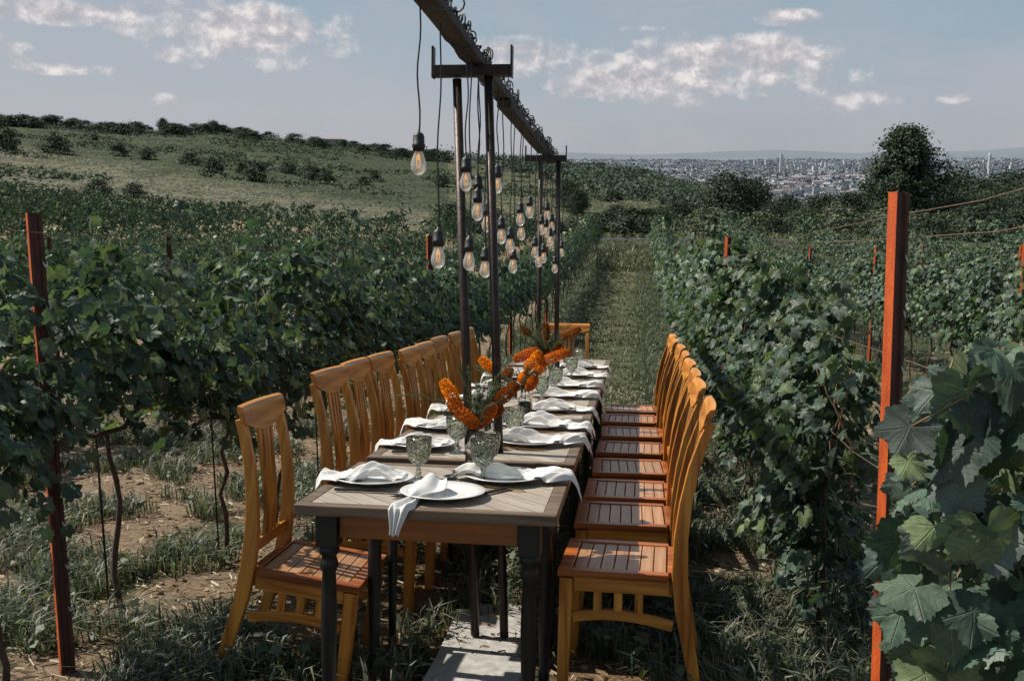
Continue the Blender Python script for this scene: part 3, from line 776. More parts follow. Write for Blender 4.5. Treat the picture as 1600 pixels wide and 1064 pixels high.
o = np_obj('grass', np.concatenate(Vs), np.concatenate(Fs), M['grassleaf'], np.concatenate(Cs)); tag(o, 'short patchy grass on the soil under the chairs and along the aisle', 'grass', kind='stuff')
# broad leaved weeds
P = np.concatenate([patchy(420, -4.6, -1.2, 2.0, 8, .02, 1.4), patchy(380, .35, 2.4, 1.8, 7, -.1, 1.3), patchy(260, -1.3, .3, 2.4, 8, 0, 1.2), patchy(500, -1.8, -1.2, 8, 40, -.5, 1.2), patchy(500, .2, .6, 7, 40, -.5, 1.2)])
n = len(P); P[:, 2] += rng.uniform(.01, .13, n); nr_ = np.stack([rng.normal(0, .5, n), rng.normal(0, .5, n), np.ones(n)], 1)
Vv, Ff, cc = scatter(LT[2], P, frames(nr_, rng.normal(size=(n, 3))), rng.uniform(.02, .06, n), leafcols(n, GPAL[:4], .3, rng))
o = np_obj('weeds', Vv, Ff, M['grassleaf'], cc); tag(o, 'low broad leaved weeds scattered through the grass', 'weeds', kind='stuff')
# dry fallen leaves
P = np.stack([rng.uniform(-5, 3, 1500), 1.8 + 9 * rng.random(1500) ** 1.3], 1); P = np.column_stack([P, gz(P[:, 0], P[:, 1]) + .012]); n = len(P)
Vv, Ff, cc = scatter(LT[1], P, frames(np.stack([rng.normal(0, .45, n), rng.normal(0, .45, n), np.ones(n)], 1), rng.normal(size=(n, 3))), rng.uniform(.02, .055, n), leafcols(n, np.array([(.20, .11, .05), (.28, .17, .08), (.14, .08, .04), (.33, .25, .15)]), .2, rng))
o = np_obj('fallen_leaves', Vv, Ff, M['straw'], cc); tag(o, 'curled brown fallen leaves lying on the soil', 'leaves', kind='stuff')
# clods of earth
mb = MB()
for k in range(1400):
    x = rng.uniform(-4.8, 2.6); y = 2 + 8 * rng.random() ** 1.3; r_ = rng.uniform(.006, .024); Mt = Matrix.Translation((x, y, ground(x, y) + r_ * .2)) @ Matrix.Rotation(rng.uniform(0, 6), 4, 'Z') @ Matrix.Diagonal((1, rng.uniform(.6, 1), rng.uniform(.4, .7), 1))
    mb.lathe([(.02 * r_, -r_), (r_ * rng.uniform(.6, .9), -r_ * .5), (r_, r_ * .1), (r_ * rng.uniform(.5, .8), r_ * .7), (.02 * r_, r_)], 6, Mt)
o = mb.build('clods', simple('dry_soil_clod', (.22, .16, .11), .95, 0, .35, 30, .6, .01)); tag(o, 'small clods of dry earth on the bare soil', 'clods', kind='stuff')
# straw and cuttings
P = []
while len(P) < 42000:
    x = rng.uniform(-5, 3); y = 1.8 + 11 * rng.random() ** 1.4
    P.append((x, y))
P = np.array(P); P = np.column_stack([P, gz(P[:, 0], P[:, 1]) + .004]); n = len(P); a = rng.uniform(0, PI, n); ln = rng.uniform(.01, .07, n)[:, None]; wd = rng.uniform(.0015, .005, n)[:, None]
dv = np.stack([np.cos(a), np.sin(a), rng.normal(0, .12, n)], 1); sv = np.stack([-np.sin(a), np.cos(a), rng.normal(0, .3, n)], 1); up = np.array([0, 0, 1]) * rng.uniform(.001, .02, n)[:, None]
V = np.stack([P - dv * ln / 2 - sv * wd / 2 + up, P + dv * ln / 2 - sv * wd / 2 + up, P + dv * ln / 2 + sv * wd / 2 + up * .6, P - dv * ln / 2 + sv * wd / 2 + up * .6], 1).reshape(-1, 3)
SP = np.array([(.40, .32, .21), (.30, .22, .14), (.20, .14, .085), (.48, .41, .30), (.10, .07, .04)])
o = np_obj('straw', V, np.arange(4 * n).reshape(-1, 4), M['straw'], np.repeat(leafcols(n, SP, .2, rng), 4, 0)); tag(o, 'dry straw and vine cuttings littering the soil', 'straw', kind='stuff')
# meadow on the hill: tussocks that break up the slope
Pm = []; Cm = []; Sm = []
while len(Pm) < 30000:
    p = rng.uniform(-60, 1150); r = 78 + 205 * rng.random() ** 1.25; a = math.atan((p - 800) / 1580) - YAW
    x, y = r * math.sin(a), r * math.cos(a)
    if x < -8 and y < 46 + max(0, -x - 10) * .8: continue
    A, B, k = zone(x, y); q = rng.random(); t = mnoise.noise((x / 14, y / 14, 4)) > 0
    c = np.array(A if (q < .55) == t else B); Pm.append((x, y, ground(x, y) + .05)); Cm.append(c * rng.uniform(.8, 1.15)); Sm.append(rng.uniform(.3, .7))
Pm = np.array(Pm); n = len(Pm); Mx = frames(np.stack([rng.normal(-.4, .5, n), -.5 * np.ones(n), rng.uniform(.8, 2.0, n)], 1), np.stack([rng.normal(0, .8, n), rng.normal(0, .2, n), -np.ones(n)], 1))
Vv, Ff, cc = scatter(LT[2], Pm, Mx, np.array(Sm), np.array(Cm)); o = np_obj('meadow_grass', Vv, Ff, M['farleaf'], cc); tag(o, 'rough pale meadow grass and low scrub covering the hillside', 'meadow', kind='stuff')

# ------------------------------------------------------------------ trees and bushes
TP = np.array([(.040, .058, .034), (.032, .048, .030), (.050, .070, .038), (.028, .042, .028)])
def crown(rng, w_, h_, z0, ncl, per, ls, pal, shape='round'):
    P = []; Cc = []
    for i in range(ncl):
        t = rng.random() ** .8; z = z0 + h_ * t
        if shape == 'tall': rr = w_ / 2 * (math.sin(PI * min(1, .16 + .80 * t) ** .9) ** .7)
        else: rr = w_ / 2 * math.sqrt(max(.05, 1 - (1.75 * (t - .42)) ** 2))
        a = rng.uniform(0, 2 * PI); q = rng.uniform(.35, 1.0) * rr * (rng.uniform(.75, 1.18) if shape != 'tall' else (.82 + .24 * math.sin(a * 3 + z * 1.1) + .18 * math.sin(a * 5 - z * 2.3)))
        c = np.array([math.cos(a) * q, math.sin(a) * q, z]); cs = rng.uniform(.5, 1.1) * w_ * (.075 if shape == 'tall' else .11)
        P.append(c + rng.normal(size=(per, 3)) * cs * np.array([1, 1, .75])); b_ = rng.uniform(.65, 1.35)
        Cc.append(leafcols(per, pal, .2, rng) * b_)
    P = np.concatenate(P); n = len(P); P[:, 2] = np.maximum(P[:, 2], .05)
    nr_ = P * np.array([1, 1, 0]) / (w_ / 2) + rng.normal(0, .55, (n, 3)) + np.array([0, 0, .6])
    return scatter(LT[2], P, frames(nr_, np.stack([rng.normal(0, .6, n), rng.normal(0, .6, n), -np.ones(n)], 1)), ls * rng.uniform(.6, 1.4, n), np.concatenate(Cc))
def tree_proto(name, seed, w_, h_, z0, ncl, per, ls, pal=TP, shape='round', trunk=True):
    rng = np.random.default_rng(seed); root = empty(name)
    if trunk:
        mb = MB(); top = z0 + h_ * .75; r0 = .028 * (z0 + h_)
        pts = [(rng.normal(0, .03) * k, rng.normal(0, .03) * k, -.4 + (top + .4) * k / 6) for k in range(7)]; mb.tube(pts, [r0 * (1.15 - .15 * k) for k in range(7)], 8)
        for k in range(9):
            i_ = rng.integers(2, 6); p0 = Vector(pts[i_]); a = rng.uniform(0, 2 * PI); l_ = w_ * rng.uniform(.25, .42) * (.45 if shape == 'tall' else 1)
            mb.tube([p0, p0 + Vector((math.cos(a) * l_ * .5, math.sin(a) * l_ * .5, l_ * .4)), p0 + Vector((math.cos(a) * l_, math.sin(a) * l_, l_ * .95))], [r0 * .4, r0 * .25, r0 * .1], 6)
        mb.build('trunk', M['trunk'], root)
    Vv, Ff, cc = crown(rng, w_, h_, z0, ncl, per, ls, pal, shape); np_obj('crown', Vv, Ff, M['farleaf'], cc, root)
    return root
LP = TP * np.array([1.7, 1.6, 1.7])
used2 = set()
def place(proto, mat_, lab, cat, group=None, label_name=None):
    if proto.name not in used2: used2.add(proto.name); o = proto
    else: o = copy_tree(proto)
    o.matrix_world = mat_; tag(o, lab, cat, group); return o
def polar(p, r):
    a = math.atan((p - 800) / 1580) - YAW; return r * math.sin(a), r * math.cos(a)
def fit(proto, hp, wp, p, ytop, ybase_r, wpx=None, lab='', cat='tree', group=None):
    """stand a tree at column p and range r, as tall as its sight line says"""
    r = ybase_r; x, y = polar(p, r); z = ground(x, y); top = yz(r, ytop); H = max(.8, top - z)
    sz = H / hp; sx = sz if wpx is None else (wpx * r / 1580) / wp
    place(proto, Matrix.Translation((x, y, z)) @ Matrix.Rotation(random.uniform(0, 6.28), 4, 'Z') @ Matrix.Diagonal((sx, sx, sz, 1)), lab, cat, group)
big = tree_proto('tree', 21, 8.2, 11.0, .8, 300, 90, .27, TP * 1.35, 'tall')
dark = [tree_proto('tree', 30 + i, 7, 6, .8, 170, 46, .26, TP) for i in range(4)]
pale = [tree_proto('tree', 50 + i, 7, 5, .7, 150, 46, .24, LP) for i in range(2)]
bush = [tree_proto('bush', 60 + i, 3.0, 2.4, 0, 46, 40, .20, TP, 'round', False) for i in range(4)]
pbush = [tree_proto('bush', 70 + i, 3.0, 2.2, 0, 46, 40, .18, np.array([(.10, .12, .07), (.085, .11, .075), (.12, .125, .08)]), 'round', False) for i in range(2)]
fit(big, 12.2, 8.2, 1414, 203, 78, 122, 'tallest dark tree at the right standing above the whole tree line', 'tree')
tl = 'trees of the belt behind the vineyard'
fit(dark[0], 6.8, 7, 1142, 276, 88, 105, 'broad dark rounded tree in the middle distance right of the aisle', 'tree', tl)
for p, yt, r, wpx, pr in ((1185, 286, 92, 60, 0), (1060, 318, 85, 60, 1), (1020, 330, 84, 55, 2), (1235, 308, 90, 80, 1), (1290, 306, 88, 80, 2), (1330, 303, 84, 75, 3), (1370, 292, 88, 70, 0), (1475, 290, 92, 80, 1), (1530, 287, 96, 85, 2), (1575, 282, 100, 90, 3), (1625, 278, 95, 90, 0),
                       (1500, 274, 130, 110, 0), (1590, 274, 135, 110, 2), (1650, 272, 120, 110, 1), (1210, 322, 80, 55, 3), (1440, 300, 82, 80, 2), (890, 286, 120, 50, 0), (905, 300, 105, 40, 3), (965, 322, 100, 45, 2)):
    fit(dark[pr], 6.8, 7, p, yt, r, wpx, 'dark green tree in the belt beyond the vineyard on the right' if p > 1010 else 'dark tree on the slope just right of the lamp poles', 'tree', tl)
for p, yt, r, wpx, pr in ((1265, 326, 76, 70, 0), (1330, 330, 74, 70, 1), (1545, 300, 80, 90, 0), (1500, 310, 78, 70, 1), (1600, 296, 82, 80, 1), (1390, 330, 76, 60, 0), (1160, 338, 78, 60, 1)):
    fit(pale[pr], 5.7, 7, p, yt, r, wpx, 'paler grey green tree in front of the dark belt on the right', 'tree', 'paler trees in front of the belt')
bl = 'bushes dotted over the meadow'
for k, (p, yt, h_, wpx, r) in enumerate(((88, 216, 26, 40, 175), (14, 207, 32, 36, 185), (187, 226, 20, 26, 175), (230, 234, 17, 28, 170), (298, 239, 20, 30, 160), (332, 247, 23, 32, 150), (376, 254, 18, 20, 150), (398, 253, 30, 34, 140), (449, 252, 19, 30, 155), (487, 258, 24, 34, 145), (508, 265, 22, 34, 138), (586, 266, 16, 22, 150), (568, 275, 14, 20, 140), (150, 278, 26, 44, 105), (205, 285, 22, 40, 102), (150, 214, 10, 18, 220), (690, 272, 20, 30, 130), (960, 296, 20, 30, 125))):
    x, y = polar(p, r); z = ground(x, y); 
    # stand it where its foot is seen
    for rr in np.linspace(95, 275, 91):
        xx, yy = polar(p, rr)
        if 258 - (ground(xx, yy) - CAMZ) / rr * 1580 <= yt + h_: r = rr; break
    fit(bush[k % 4], 2.7, 3.2, p, yt, r, wpx * 1.15, 'round dark bush standing alone on the open hillside at the left' if p < 640 else 'round bush on the slope behind the hanging bulbs', 'bush', bl)
# low scrub in drifts across the slope
Ps, Cc = [], []
rng = np.random.default_rng(77)
while len(Ps) < 2600:
    p = rng.uniform(-60, 1010); r = 120 + 165 * rng.random() ** .8; x, y = polar(p, r)
    if mnoise.noise((x / 30, y / 16, 2)) + .5 * mnoise.noise((x / 9, y / 9, 8)) < .12 - .35 * sm(225, 280, r): continue
    s_ = rng.uniform(.3, 1.2); n = 20; Ps.append(rng.normal(size=(n, 3)) * np.array([s_, s_, s_ * .4]) * .6 + np.array([x, y, ground(x, y) + s_ * .3])); Cc.append(leafcols(n, TP * 1.35, .2, rng) * rng.uniform(.8, 1.4))
P = np.concatenate(Ps); n = len(P); Vv, Ff, cc = scatter(LT[2], P, frames(rng.normal(0, .6, (n, 3)) + np.array([0, -.2, .8]), rng.normal(size=(n, 3))), rng.uniform(.2, .5, n), np.concatenate(Cc))
o = np_obj('hillside_scrub', Vv, Ff, M['farleaf'], cc); tag(o, 'drifts of low dark scrub creeping over the hillside meadow', 'scrub', kind='stuff')
# ridge line scrub
rr_ = random.Random(4)
for k in range(150):
    p = rr_.uniform(-30, 1010); r = rr_.uniform(245, 292); ys = float(np.interp(p, PK, Y280)); x, y = polar(p, r); z = ground(x, y)
    s = rr_.uniform(.5, 1.5) * (1.1 if p < 280 else 1)
    place(bush[k % 4], Matrix.Translation((x, y, z - .3)) @ Matrix.Rotation(rr_.uniform(0, 6), 4, 'Z') @ Matrix.Diagonal((s * 1.3, s * 1.3, s * .72, 1)), 'low scrub bush in the dark line along the crest of the hill', 'bush', 'scrub along the crest of the hill')
for p, yt, wpx in ((258, 192, 18), (336, 194, 20), (285, 201, 16), (120, 193, 24), (5, 190, 24), (178, 198, 26), (395, 208, 18), (220, 199, 20), (60, 193, 20)):
    fit(dark[int(p) % 4], 6.8, 7, p, yt, 272, wpx, 'small tree standing up from the crest of the hill on the left', 'tree', 'small trees on the crest')
# scrub band between the fence and the tree belt
for k in range(64):
    p = rr_.uniform(700, 1660); r = rr_.uniform(54, 78); x, y = polar(p, r); pr = (pbush if rr_.random() < .5 else bush); s = rr_.uniform(.45, .95)
    place(pr[k % len(pr)], Matrix.Translation((x, y, ground(x, y) - .1)) @ Matrix.Rotation(rr_.uniform(0, 6), 4, 'Z') @ Matrix.Diagonal((s * 1.25, s * 1.25, s * .8, 1)), 'scrubby bush between the end of the vineyard and the trees', 'bush', 'scrub beyond the vineyard fence')
# wooded slope: reads as one mass
Ps, Cc = [], []
rng = np.random.default_rng(8)
for k in range(1500):
    p = rng.uniform(600, 1330); r = rng.uniform(150, 420); a_ = math.atan((p - 800) / 1580) - YAW
    if p < 860 and r < 150 + (860 - p) * .5: continue
    if p < 1000 and r < 130 + (1000 - p) * .45: continue
    x, y = polar(p, r); z = ground(x, y); s = rng.uniform(1.0, 2.2); n = 60
    Q = rng.normal(size=(n, 3)) * np.array([s, s, s * .62]) * .62 + np.array([x, y, z + s * .75]); Ps.append(Q); cb_ = rng.uniform(.7, 1.5)
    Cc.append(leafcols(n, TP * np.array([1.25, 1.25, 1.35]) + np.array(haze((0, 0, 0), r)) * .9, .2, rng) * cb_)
P = np.concatenate(Ps); n = len(P); Vv, Ff, cc = scatter(LT[2], P, frames(rng.normal(0, .6, (n, 3)) + np.array([0, -.3, .8]), rng.normal(size=(n, 3))), rng.uniform(.35, .8, n), np.concatenate(Cc))
o = np_obj('wooded_slope', Vv, Ff, M['farleaf'], cc); tag(o, 'low dark woodland covering the slope between the hill and the city', 'wood', kind='stuff')
for proto in [big] + dark + pale + bush + pbush:
    if proto.name not in used2:
        for ch in KIDS[proto.name]: bpy.data.objects.remove(ch)
        bpy.data.objects.remove(proto)

# ------------------------------------------------------------------ fence at the end of the aisle
def fence(p0, p1, r, lab):
    x0, y0 = polar(p0, r); x1, y1 = polar(p1, r); root = thing('rail_fence', lab, 'fence'); n = max(2, int(math.hypot(x1 - x0, y1 - y0) / 2.1))
    rl = [MB(), MB()]
    for k in range(n + 1):
        t = k / n; x = x0 + (x1 - x0) * t; y = y0 + (y1 - y0) * t; z = ground(x, y)
        pb = MB(); pb.box(x - .06, x + .06, y - .06, y + .06, z - .2, z + .50); pb.build('post', M['darkpost'], root)
        if k < n:
            xn = x0 + (x1 - x0) * (k + 1) / n; yn = y0 + (y1 - y0) * (k + 1) / n; zn = ground(xn, yn)
            for j, hh in enumerate((.16, .38)): rl[j].sweep([(x, y - .08, z + hh), (xn, yn - .08, zn + hh)], .05, .09, (0, 1, 0))
    for q in rl: q.build('rail', M['oldwood'], root)
fence(880, 1085, 47, 'pale weathered rail fence with dark posts closing the end of the grass aisle')
fence(1165, 1250, 47, 'short stretch of pale board fence showing above the vines right of the aisle')

# ------------------------------------------------------------------ the city in the valley
def hz(name, c, win=False):
    m, nt, b = newmat(name); tc = N(nt, 'ShaderNodeTexCoord').outputs['Object']
    if win:
        br = N(nt, 'ShaderNodeTexBrick'); nt.links.new(mapping(nt, tc, (1, 1, 1), (PI / 2, 0, 0)), br.inputs['Vector'])
        br.inputs['Scale'].default_value = 1; br.inputs['Brick Width'].default_value = 3.5; br.inputs['Row Height'].default_value = 3.2; br.inputs['Mortar Size'].default_value = .8; br.offset = 0
        br.inputs['Color1'].default_value = (*[q * .62 for q in c], 1); br.inputs['Color2'].default_value = (*[q * .7 for q in c], 1); br.inputs['Mortar'].default_value = (*c, 1); nt.links.new(br.outputs['Color'], b.inputs['Base Color'])
    else: nt.links.new(ramp(nt, noise_tex(nt, .1, tc), [(.3, [q * .85 for q in c]), (.7, c)]), b.inputs['Base Color'])
    b.inputs['Roughness'].default_value = .9; return m
walls = [hz('hazy_wall_%d' % i, c, True) for i, c in enumerate(((.62, .61, .62), (.50, .51, .54), (.58, .52, .51), (.42, .44, .48)))]
roofs = [hz('hazy_roof_%d' % i, c) for i, c in enumerate(((.30, .24, .24), (.36, .35, .37), (.26, .27, .30)))]
blocks = []
for i, (w_, d_, h_) in enumerate(((42, 14, 30), (18, 16, 34), (60, 14, 20), (24, 20, 26), (90, 15, 16), (16, 16, 46))):
    root = empty('apartment_block'); mb = MB(); mb.box(-w_ / 2, w_ / 2, -d_ / 2, d_ / 2, -10, h_)
    for k in range(int(w_ / 12)): mb.box(-w_ / 2 + 4 + 12 * k, -w_ / 2 + 8 + 12 * k, -d_ / 2 - 1.2, -d_ / 2, 2, h_ - 2)
    mb.build('wall', walls[i % 4], root); rb = MB(); rb.box(-w_ / 2 - .5, w_ / 2 + .5, -d_ / 2 - .5, d_ / 2 + .5, h_, h_ + 1.2); rb.box(-3, 3, -3, 3, h_ + 1.2, h_ + 4); rb.build('roof', roofs[(i + 1) % 3], root); blocks.append(root)
def house_parts(w_, d_, h_, rh):
    a = MB(); a.box(-w_ / 2, w_ / 2, -d_ / 2, d_ / 2, -4, h_); r_ = MB(); e = .6
    r_.add([(-w_ / 2 - e, -d_ / 2 - e, h_), (w_ / 2 + e, -d_ / 2 - e, h_), (w_ / 2 + e, d_ / 2 + e, h_), (-w_ / 2 - e, d_ / 2 + e, h_), (-w_ / 2 * .6, 0, h_ + rh), (w_ / 2 * .6, 0, h_ + rh)], [(0, 1, 5, 4), (2, 3, 4, 5), (1, 2, 5), (3, 0, 4), (3, 2, 1, 0)])
    return a, r_
houses = []
for i, (w_, d_, h_, rh) in enumerate(((13, 10, 6, 4), (18, 11, 7, 4.5), (10, 9, 5, 4), (26, 14, 8, 3))):
    root = empty('house'); a, r_ = house_parts(w_, d_, h_, rh); a.build('wall', walls[(i * 2) % 3], root); r_.build('roof', roofs[i % 3], root); houses.append(root)
rc = random.Random(9)
def city_put(proto, p, r, s, lab, cat, grp):
    x, y = polar(p, r); place(proto, Matrix.Translation((x, y, ground(x, y))) @ Matrix.Rotation(rc.uniform(-.5, .5), 4, 'Z') @ Matrix.Scale(s, 4), lab, cat, grp)
for p, r, i, s in ((1278, 2750, 1, .95), (1250, 2900, 3, .8), (1305, 2800, 0, .75), (1322, 2850, 2, .7), (1290, 3000, 4, .8), (1262, 3050, 0, .8), (1318, 3100, 3, .8), (1237, 3200, 2, .8), (1216, 3250, 4, .7), (1335, 3300, 3, .7)):
    city_put(blocks[i], p, r, s, 'apartment block in the nearest cluster of the city left of the tall tree', 'apartment block', 'apartment blocks nearest in the city')
for k in range(170):
    q = rc.random(); p = rc.gauss(1230, 90) if q < .55 else rc.uniform(890, 1620); r = rc.uniform(4700, 7600) if q < .8 else rc.uniform(3300, 4700)
    if not 880 < p < 1640: continue
    city_put(rc.choice(blocks), p, r, rc.uniform(.45, .8), 'pale distant apartment block among the many in the hazy city', 'apartment block', 'distant apartment blocks')
for k in range(290):
    p = rc.uniform(940, 1400); r = rc.uniform(2300, 4600)
    city_put(rc.choice(houses), p, r, rc.uniform(.9, 1.6), 'small pale house among trees on the near side of the city', 'house', 'small houses of the city')
x, y = polar(1221, 5200); city = MB(); city.box(-7, 7, -7, 7, -5, 88); city.box(-4, 4, -4, 4, 88, 96); o = city.build('tower_block', walls[0]); o.matrix_world = WM(x, y); tag(o, 'slim pale tower block taller than its neighbours in the city centre', 'tower block')
x, y = polar(1546, 5600); city = MB(); city.lathe([(9, -5), (7, 40), (6, 70), (6.5, 84), (6.5, 90), (.1, 90)], 16); o = city.build('chimney', walls[0]); o.matrix_world = WM(x, y); tag(o, 'tall pale chimney on the skyline right of the tall tree', 'chimney')
# the rest of the town and its greenery
mb = MB()
for k in range(850):
    p = rc.uniform(860, 1660); r = rc.uniform(2400, 7800); x, y = polar(p, r); z = ground(x, y); w_ = rc.uniform(8, 22); h_ = rc.uniform(5, 9); Mt = Matrix.Translation((x, y, z)) @ Matrix.Rotation(rc.uniform(0, 3), 4, 'Z')
    mb.box(-w_ / 2, w_ / 2, -5, 5, -5, h_, Mt)
o = mb.build('town_houses', walls[2]); tag(o, 'countless tiny houses filling the valley town', 'town', kind='stuff')
rng = np.random.default_rng(12); Ps, Cc, Ss = [], [], []
for k in range(15000):
    p = rng.uniform(840, 1680); r = 1200 + 7000 * rng.random() ** 1.1; x, y = polar(p, r)
    if mnoise.noise((x / 260, y / 260, 7)) < -.25: continue
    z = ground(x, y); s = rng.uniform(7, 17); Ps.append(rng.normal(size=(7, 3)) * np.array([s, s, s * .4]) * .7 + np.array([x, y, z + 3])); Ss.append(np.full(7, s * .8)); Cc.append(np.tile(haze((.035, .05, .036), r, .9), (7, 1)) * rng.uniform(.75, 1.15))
P = np.concatenate(Ps); n = len(P); Vv, Ff, cc = scatter(LT[2], P, frames(rng.normal(0, .5, (n, 3)) + np.array([0, -.6, .6]), rng.normal(size=(n, 3))), np.concatenate(Ss), np.concatenate(Cc))
o = np_obj('town_trees', Vv, Ff, M['straw'], cc); tag(o, 'hazy dark green trees filling the gaps of the valley town', 'trees', kind='stuff')
for proto in blocks + houses:
    if proto.name not in used2:
        for ch in KIDS[proto.name]: bpy.data.objects.remove(ch)
        bpy.data.objects.remove(proto)
# two buildings on the hill crest
for p, s, lab in ((523, .30, 'low flat roofed house standing on the crest of the hill'), (318, .22, 'small white shed among the bushes of the hill crest')):
    x, y = polar(p, 276); root = thing('house', lab, 'house', None, WM(x, y, None, .3, s)); a, r_ = house_parts(16, 10, 6, 1.6); a.build('wall', roofs[1], root); r_.build('roof', roofs[0], root)

# ------------------------------------------------------------------ chairs
def make_chair():
    root = empty('dining_chair'); W = .41; y1 = W / 2
    fx = .20; bx = -.20
    def stile_pts(y): return [(-.285, y, 0), (-.262, y, .10), (-.238, y, .22), (-.215, y, .34), (-.205, y, .46), (-.206, y, .58), (-.219, y, .70), (-.243, y, .82), (-.275, y, .92), (-.298, y, .975)]
    for s in (-1, 1):
        q = MB(); q.sweep(stile_pts(s * (y1 - .0175)), .031, [.034, .038, .044, .050, .054, .048, .042, .038, .033, .030]); q.build('rear_leg', M['wood_z'], root, .003)
        q = MB(); q.sweep([(fx - .012, s * (y1 - .02), 0), (fx - .018, s * (y1 - .02), .2), (fx - .022, s * (y1 - .02), .425)], [.034, .039, .042], [.036, .042, .046]); q.build('front_leg', M['wood_z'], root, .003)
        q = MB(); q.sweep([(bx + .03, s * (y1 - .019), .405), (fx - .047, s * (y1 - .019), .405)], .024, .048); q.build('apron', M['wood_x'], root, .002)
        q = MB(); n = 9
        q.sweep([(-.185 + (.34) * k / n, s * (y1 - .019), .252 + .05 * math.sin(PI * (.15 + .6 * k / n))) for k in range(n + 1)], .022, .034); q.build('stretcher', M['wood_x'], root, .002)
        for k, xx in enumerate((-.07, 0, .07)):
            q = MB(); q.box(xx - .014, xx + .014, s * (y1 - .019) - .008, s * (y1 - .019) + .008, .300, .382); q.build('spindle', M['wood_z'], root)
    q = MB(); q.box(fx - .043, fx - .021, -y1 + .043, y1 - .043, .381, .429); q.build('cross_rail', M['wood_y'], root, .002); q = MB(); q.box(bx + .0, bx + .024, -y1 + .037, y1 - .037, .381, .429); q.build('cross_rail', M['wood_y'], root, .002)
    # seat: frame round seven boards
    q = MB(); q.box(bx + .032, fx + .008, -y1 - .004, -y1 + .036, .431, .456); q.box(bx + .032, fx + .008, y1 - .036, y1 + .004, .431, .456)
    q.box(fx - .040, fx + .0075, -y1 + .037, y1 - .037, .431, .455); q.box(bx + .005, bx + .036, -y1 + .037, y1 - .037, .431, .455); q.build('seat_frame', M['redwood'], root, .003)
    q = MB(); x = bx + .0395; n = 7; sw = (fx - .040 - x - .0035) / n
    for k in range(n): q.box(x + k * sw + .0018, x + (k + 1) * sw - .0018, -y1 + .0375, y1 - .0375, .436, .451)
    q.build('seat', M['seatwood'], root, .0015)
    # crest rail with a lobed lower edge
    q = MB(); n = 16; vs = []
    for k in range(n + 1):
        t = k / n; y = -y1 - .004 + (W + .008) * t; u = abs(2 * t - 1); low = .918 + .045 * u ** 1.5; bow = .010 * (1 - u * u)
        def cx(z): return -.245 - .33 * (z - .88) - bow
        vs += [(cx(low) + .006, y, low), (cx(1.005) + .008, y, 1.005), (cx(1.02) + .002, y, 1.020), (cx(1.02) - .016, y, 1.023), (cx(1.0) - .019, y, 1.0), (cx(low) - .013, y, low + .004)]
    fs = [tuple(range(6)), tuple(n * 6 + k for k in range(5, -1, -1))]
    for k in range(n):
        for j in range(6): a = k * 6 + j; b_ = k * 6 + (j + 1) % 6; fs.append((b_, a, a + 6, b_ + 6))
    q.add(vs, fs); q.build('crest_rail', M['wood_y'], root, .002)
    q = MB(); q.sweep([(-.208, -y1 + .036, .515), (-.212, 0, .515), (-.208, y1 - .036, .515)], .045, .02, (0, 0, 1)); q.build('lower_rail', M['wood_y'], root, .002)
    for k in range(4):
        u = k - 1.5; q = MB(); q.sweep([(-.208, u * .031, .53), (-.212, u * .032, .62), (-.228, u * .034, .72), (-.250, u * .037, .82), (-.272, u * .041, .925)], .022, .011); q.build('back_slat', M['wood_z'], root)
    return root
chair = make_chair()
def seat_y(py_off_d): return py_off_d
ORD = ['first', 'second', 'third', 'fourth', 'fifth', 'sixth', 'seventh', 'eighth', 'ninth', 'tenth']
cnt = 0
YO = CAMZ * math.sin(SLOPE)
right = [(3.34, -2), (4.00, 1), (4.50, 0), (5.08, 2), (5.67, -1), (6.28, 1), (6.90, -1), (7.46, 2)]
for k, (d, rz) in enumerate(right):
    o = chair if cnt == 0 else copy_tree(chair); cnt += 1
    o.matrix_world = LM(-.032 + random.uniform(-.012, .012), d - YO + .205, 0, PI + R(rz + random.uniform(-1, 1)))
    tag(o, '%s honey coloured wooden chair from the camera on the right side of the table' % ORD[k], 'chair', 'wooden chairs along the right side of the table')
left = [(3.50, -1.215, 1), (4.08, -1.085, -2), (4.54, -1.10, 0), (4.98, -1.09, -2), (5.44, -1.04, 0), (5.90, -1.05, -1), (6.50, -1.08, -2), (7.1, -1.08, 0), (7.75, -1.09, 0)]
for k, (d, x, rz) in enumerate(left):
    o = copy_tree(chair); cnt += 1
    o.matrix_world = LM(x - (.05 if k else .0), d - YO + (.03 if k == 0 else .2), 0, R(rz)) @ Matrix.Translation((0, 0, -.068 if k == 0 else -.01)) @ Matrix.Rotation(R(7 if k == 0 else 3.5), 4, 'Y')
    tag(o, ('wooden chair turned slightly toward the camera at the near left corner of the table' if k == 0 else '%s wooden chair from the camera on the left side of the table' % ORD[k]), 'chair', 'wooden chairs along the left side of the table')
o = copy_tree(chair); e = at_depth(893, 520, 9.0); o.matrix_world = LM(e.x - .02, 8.95 - YO, 0, -PI / 2 + R(5)); tag(o, 'single wooden chair at the far head of the table', 'chair')

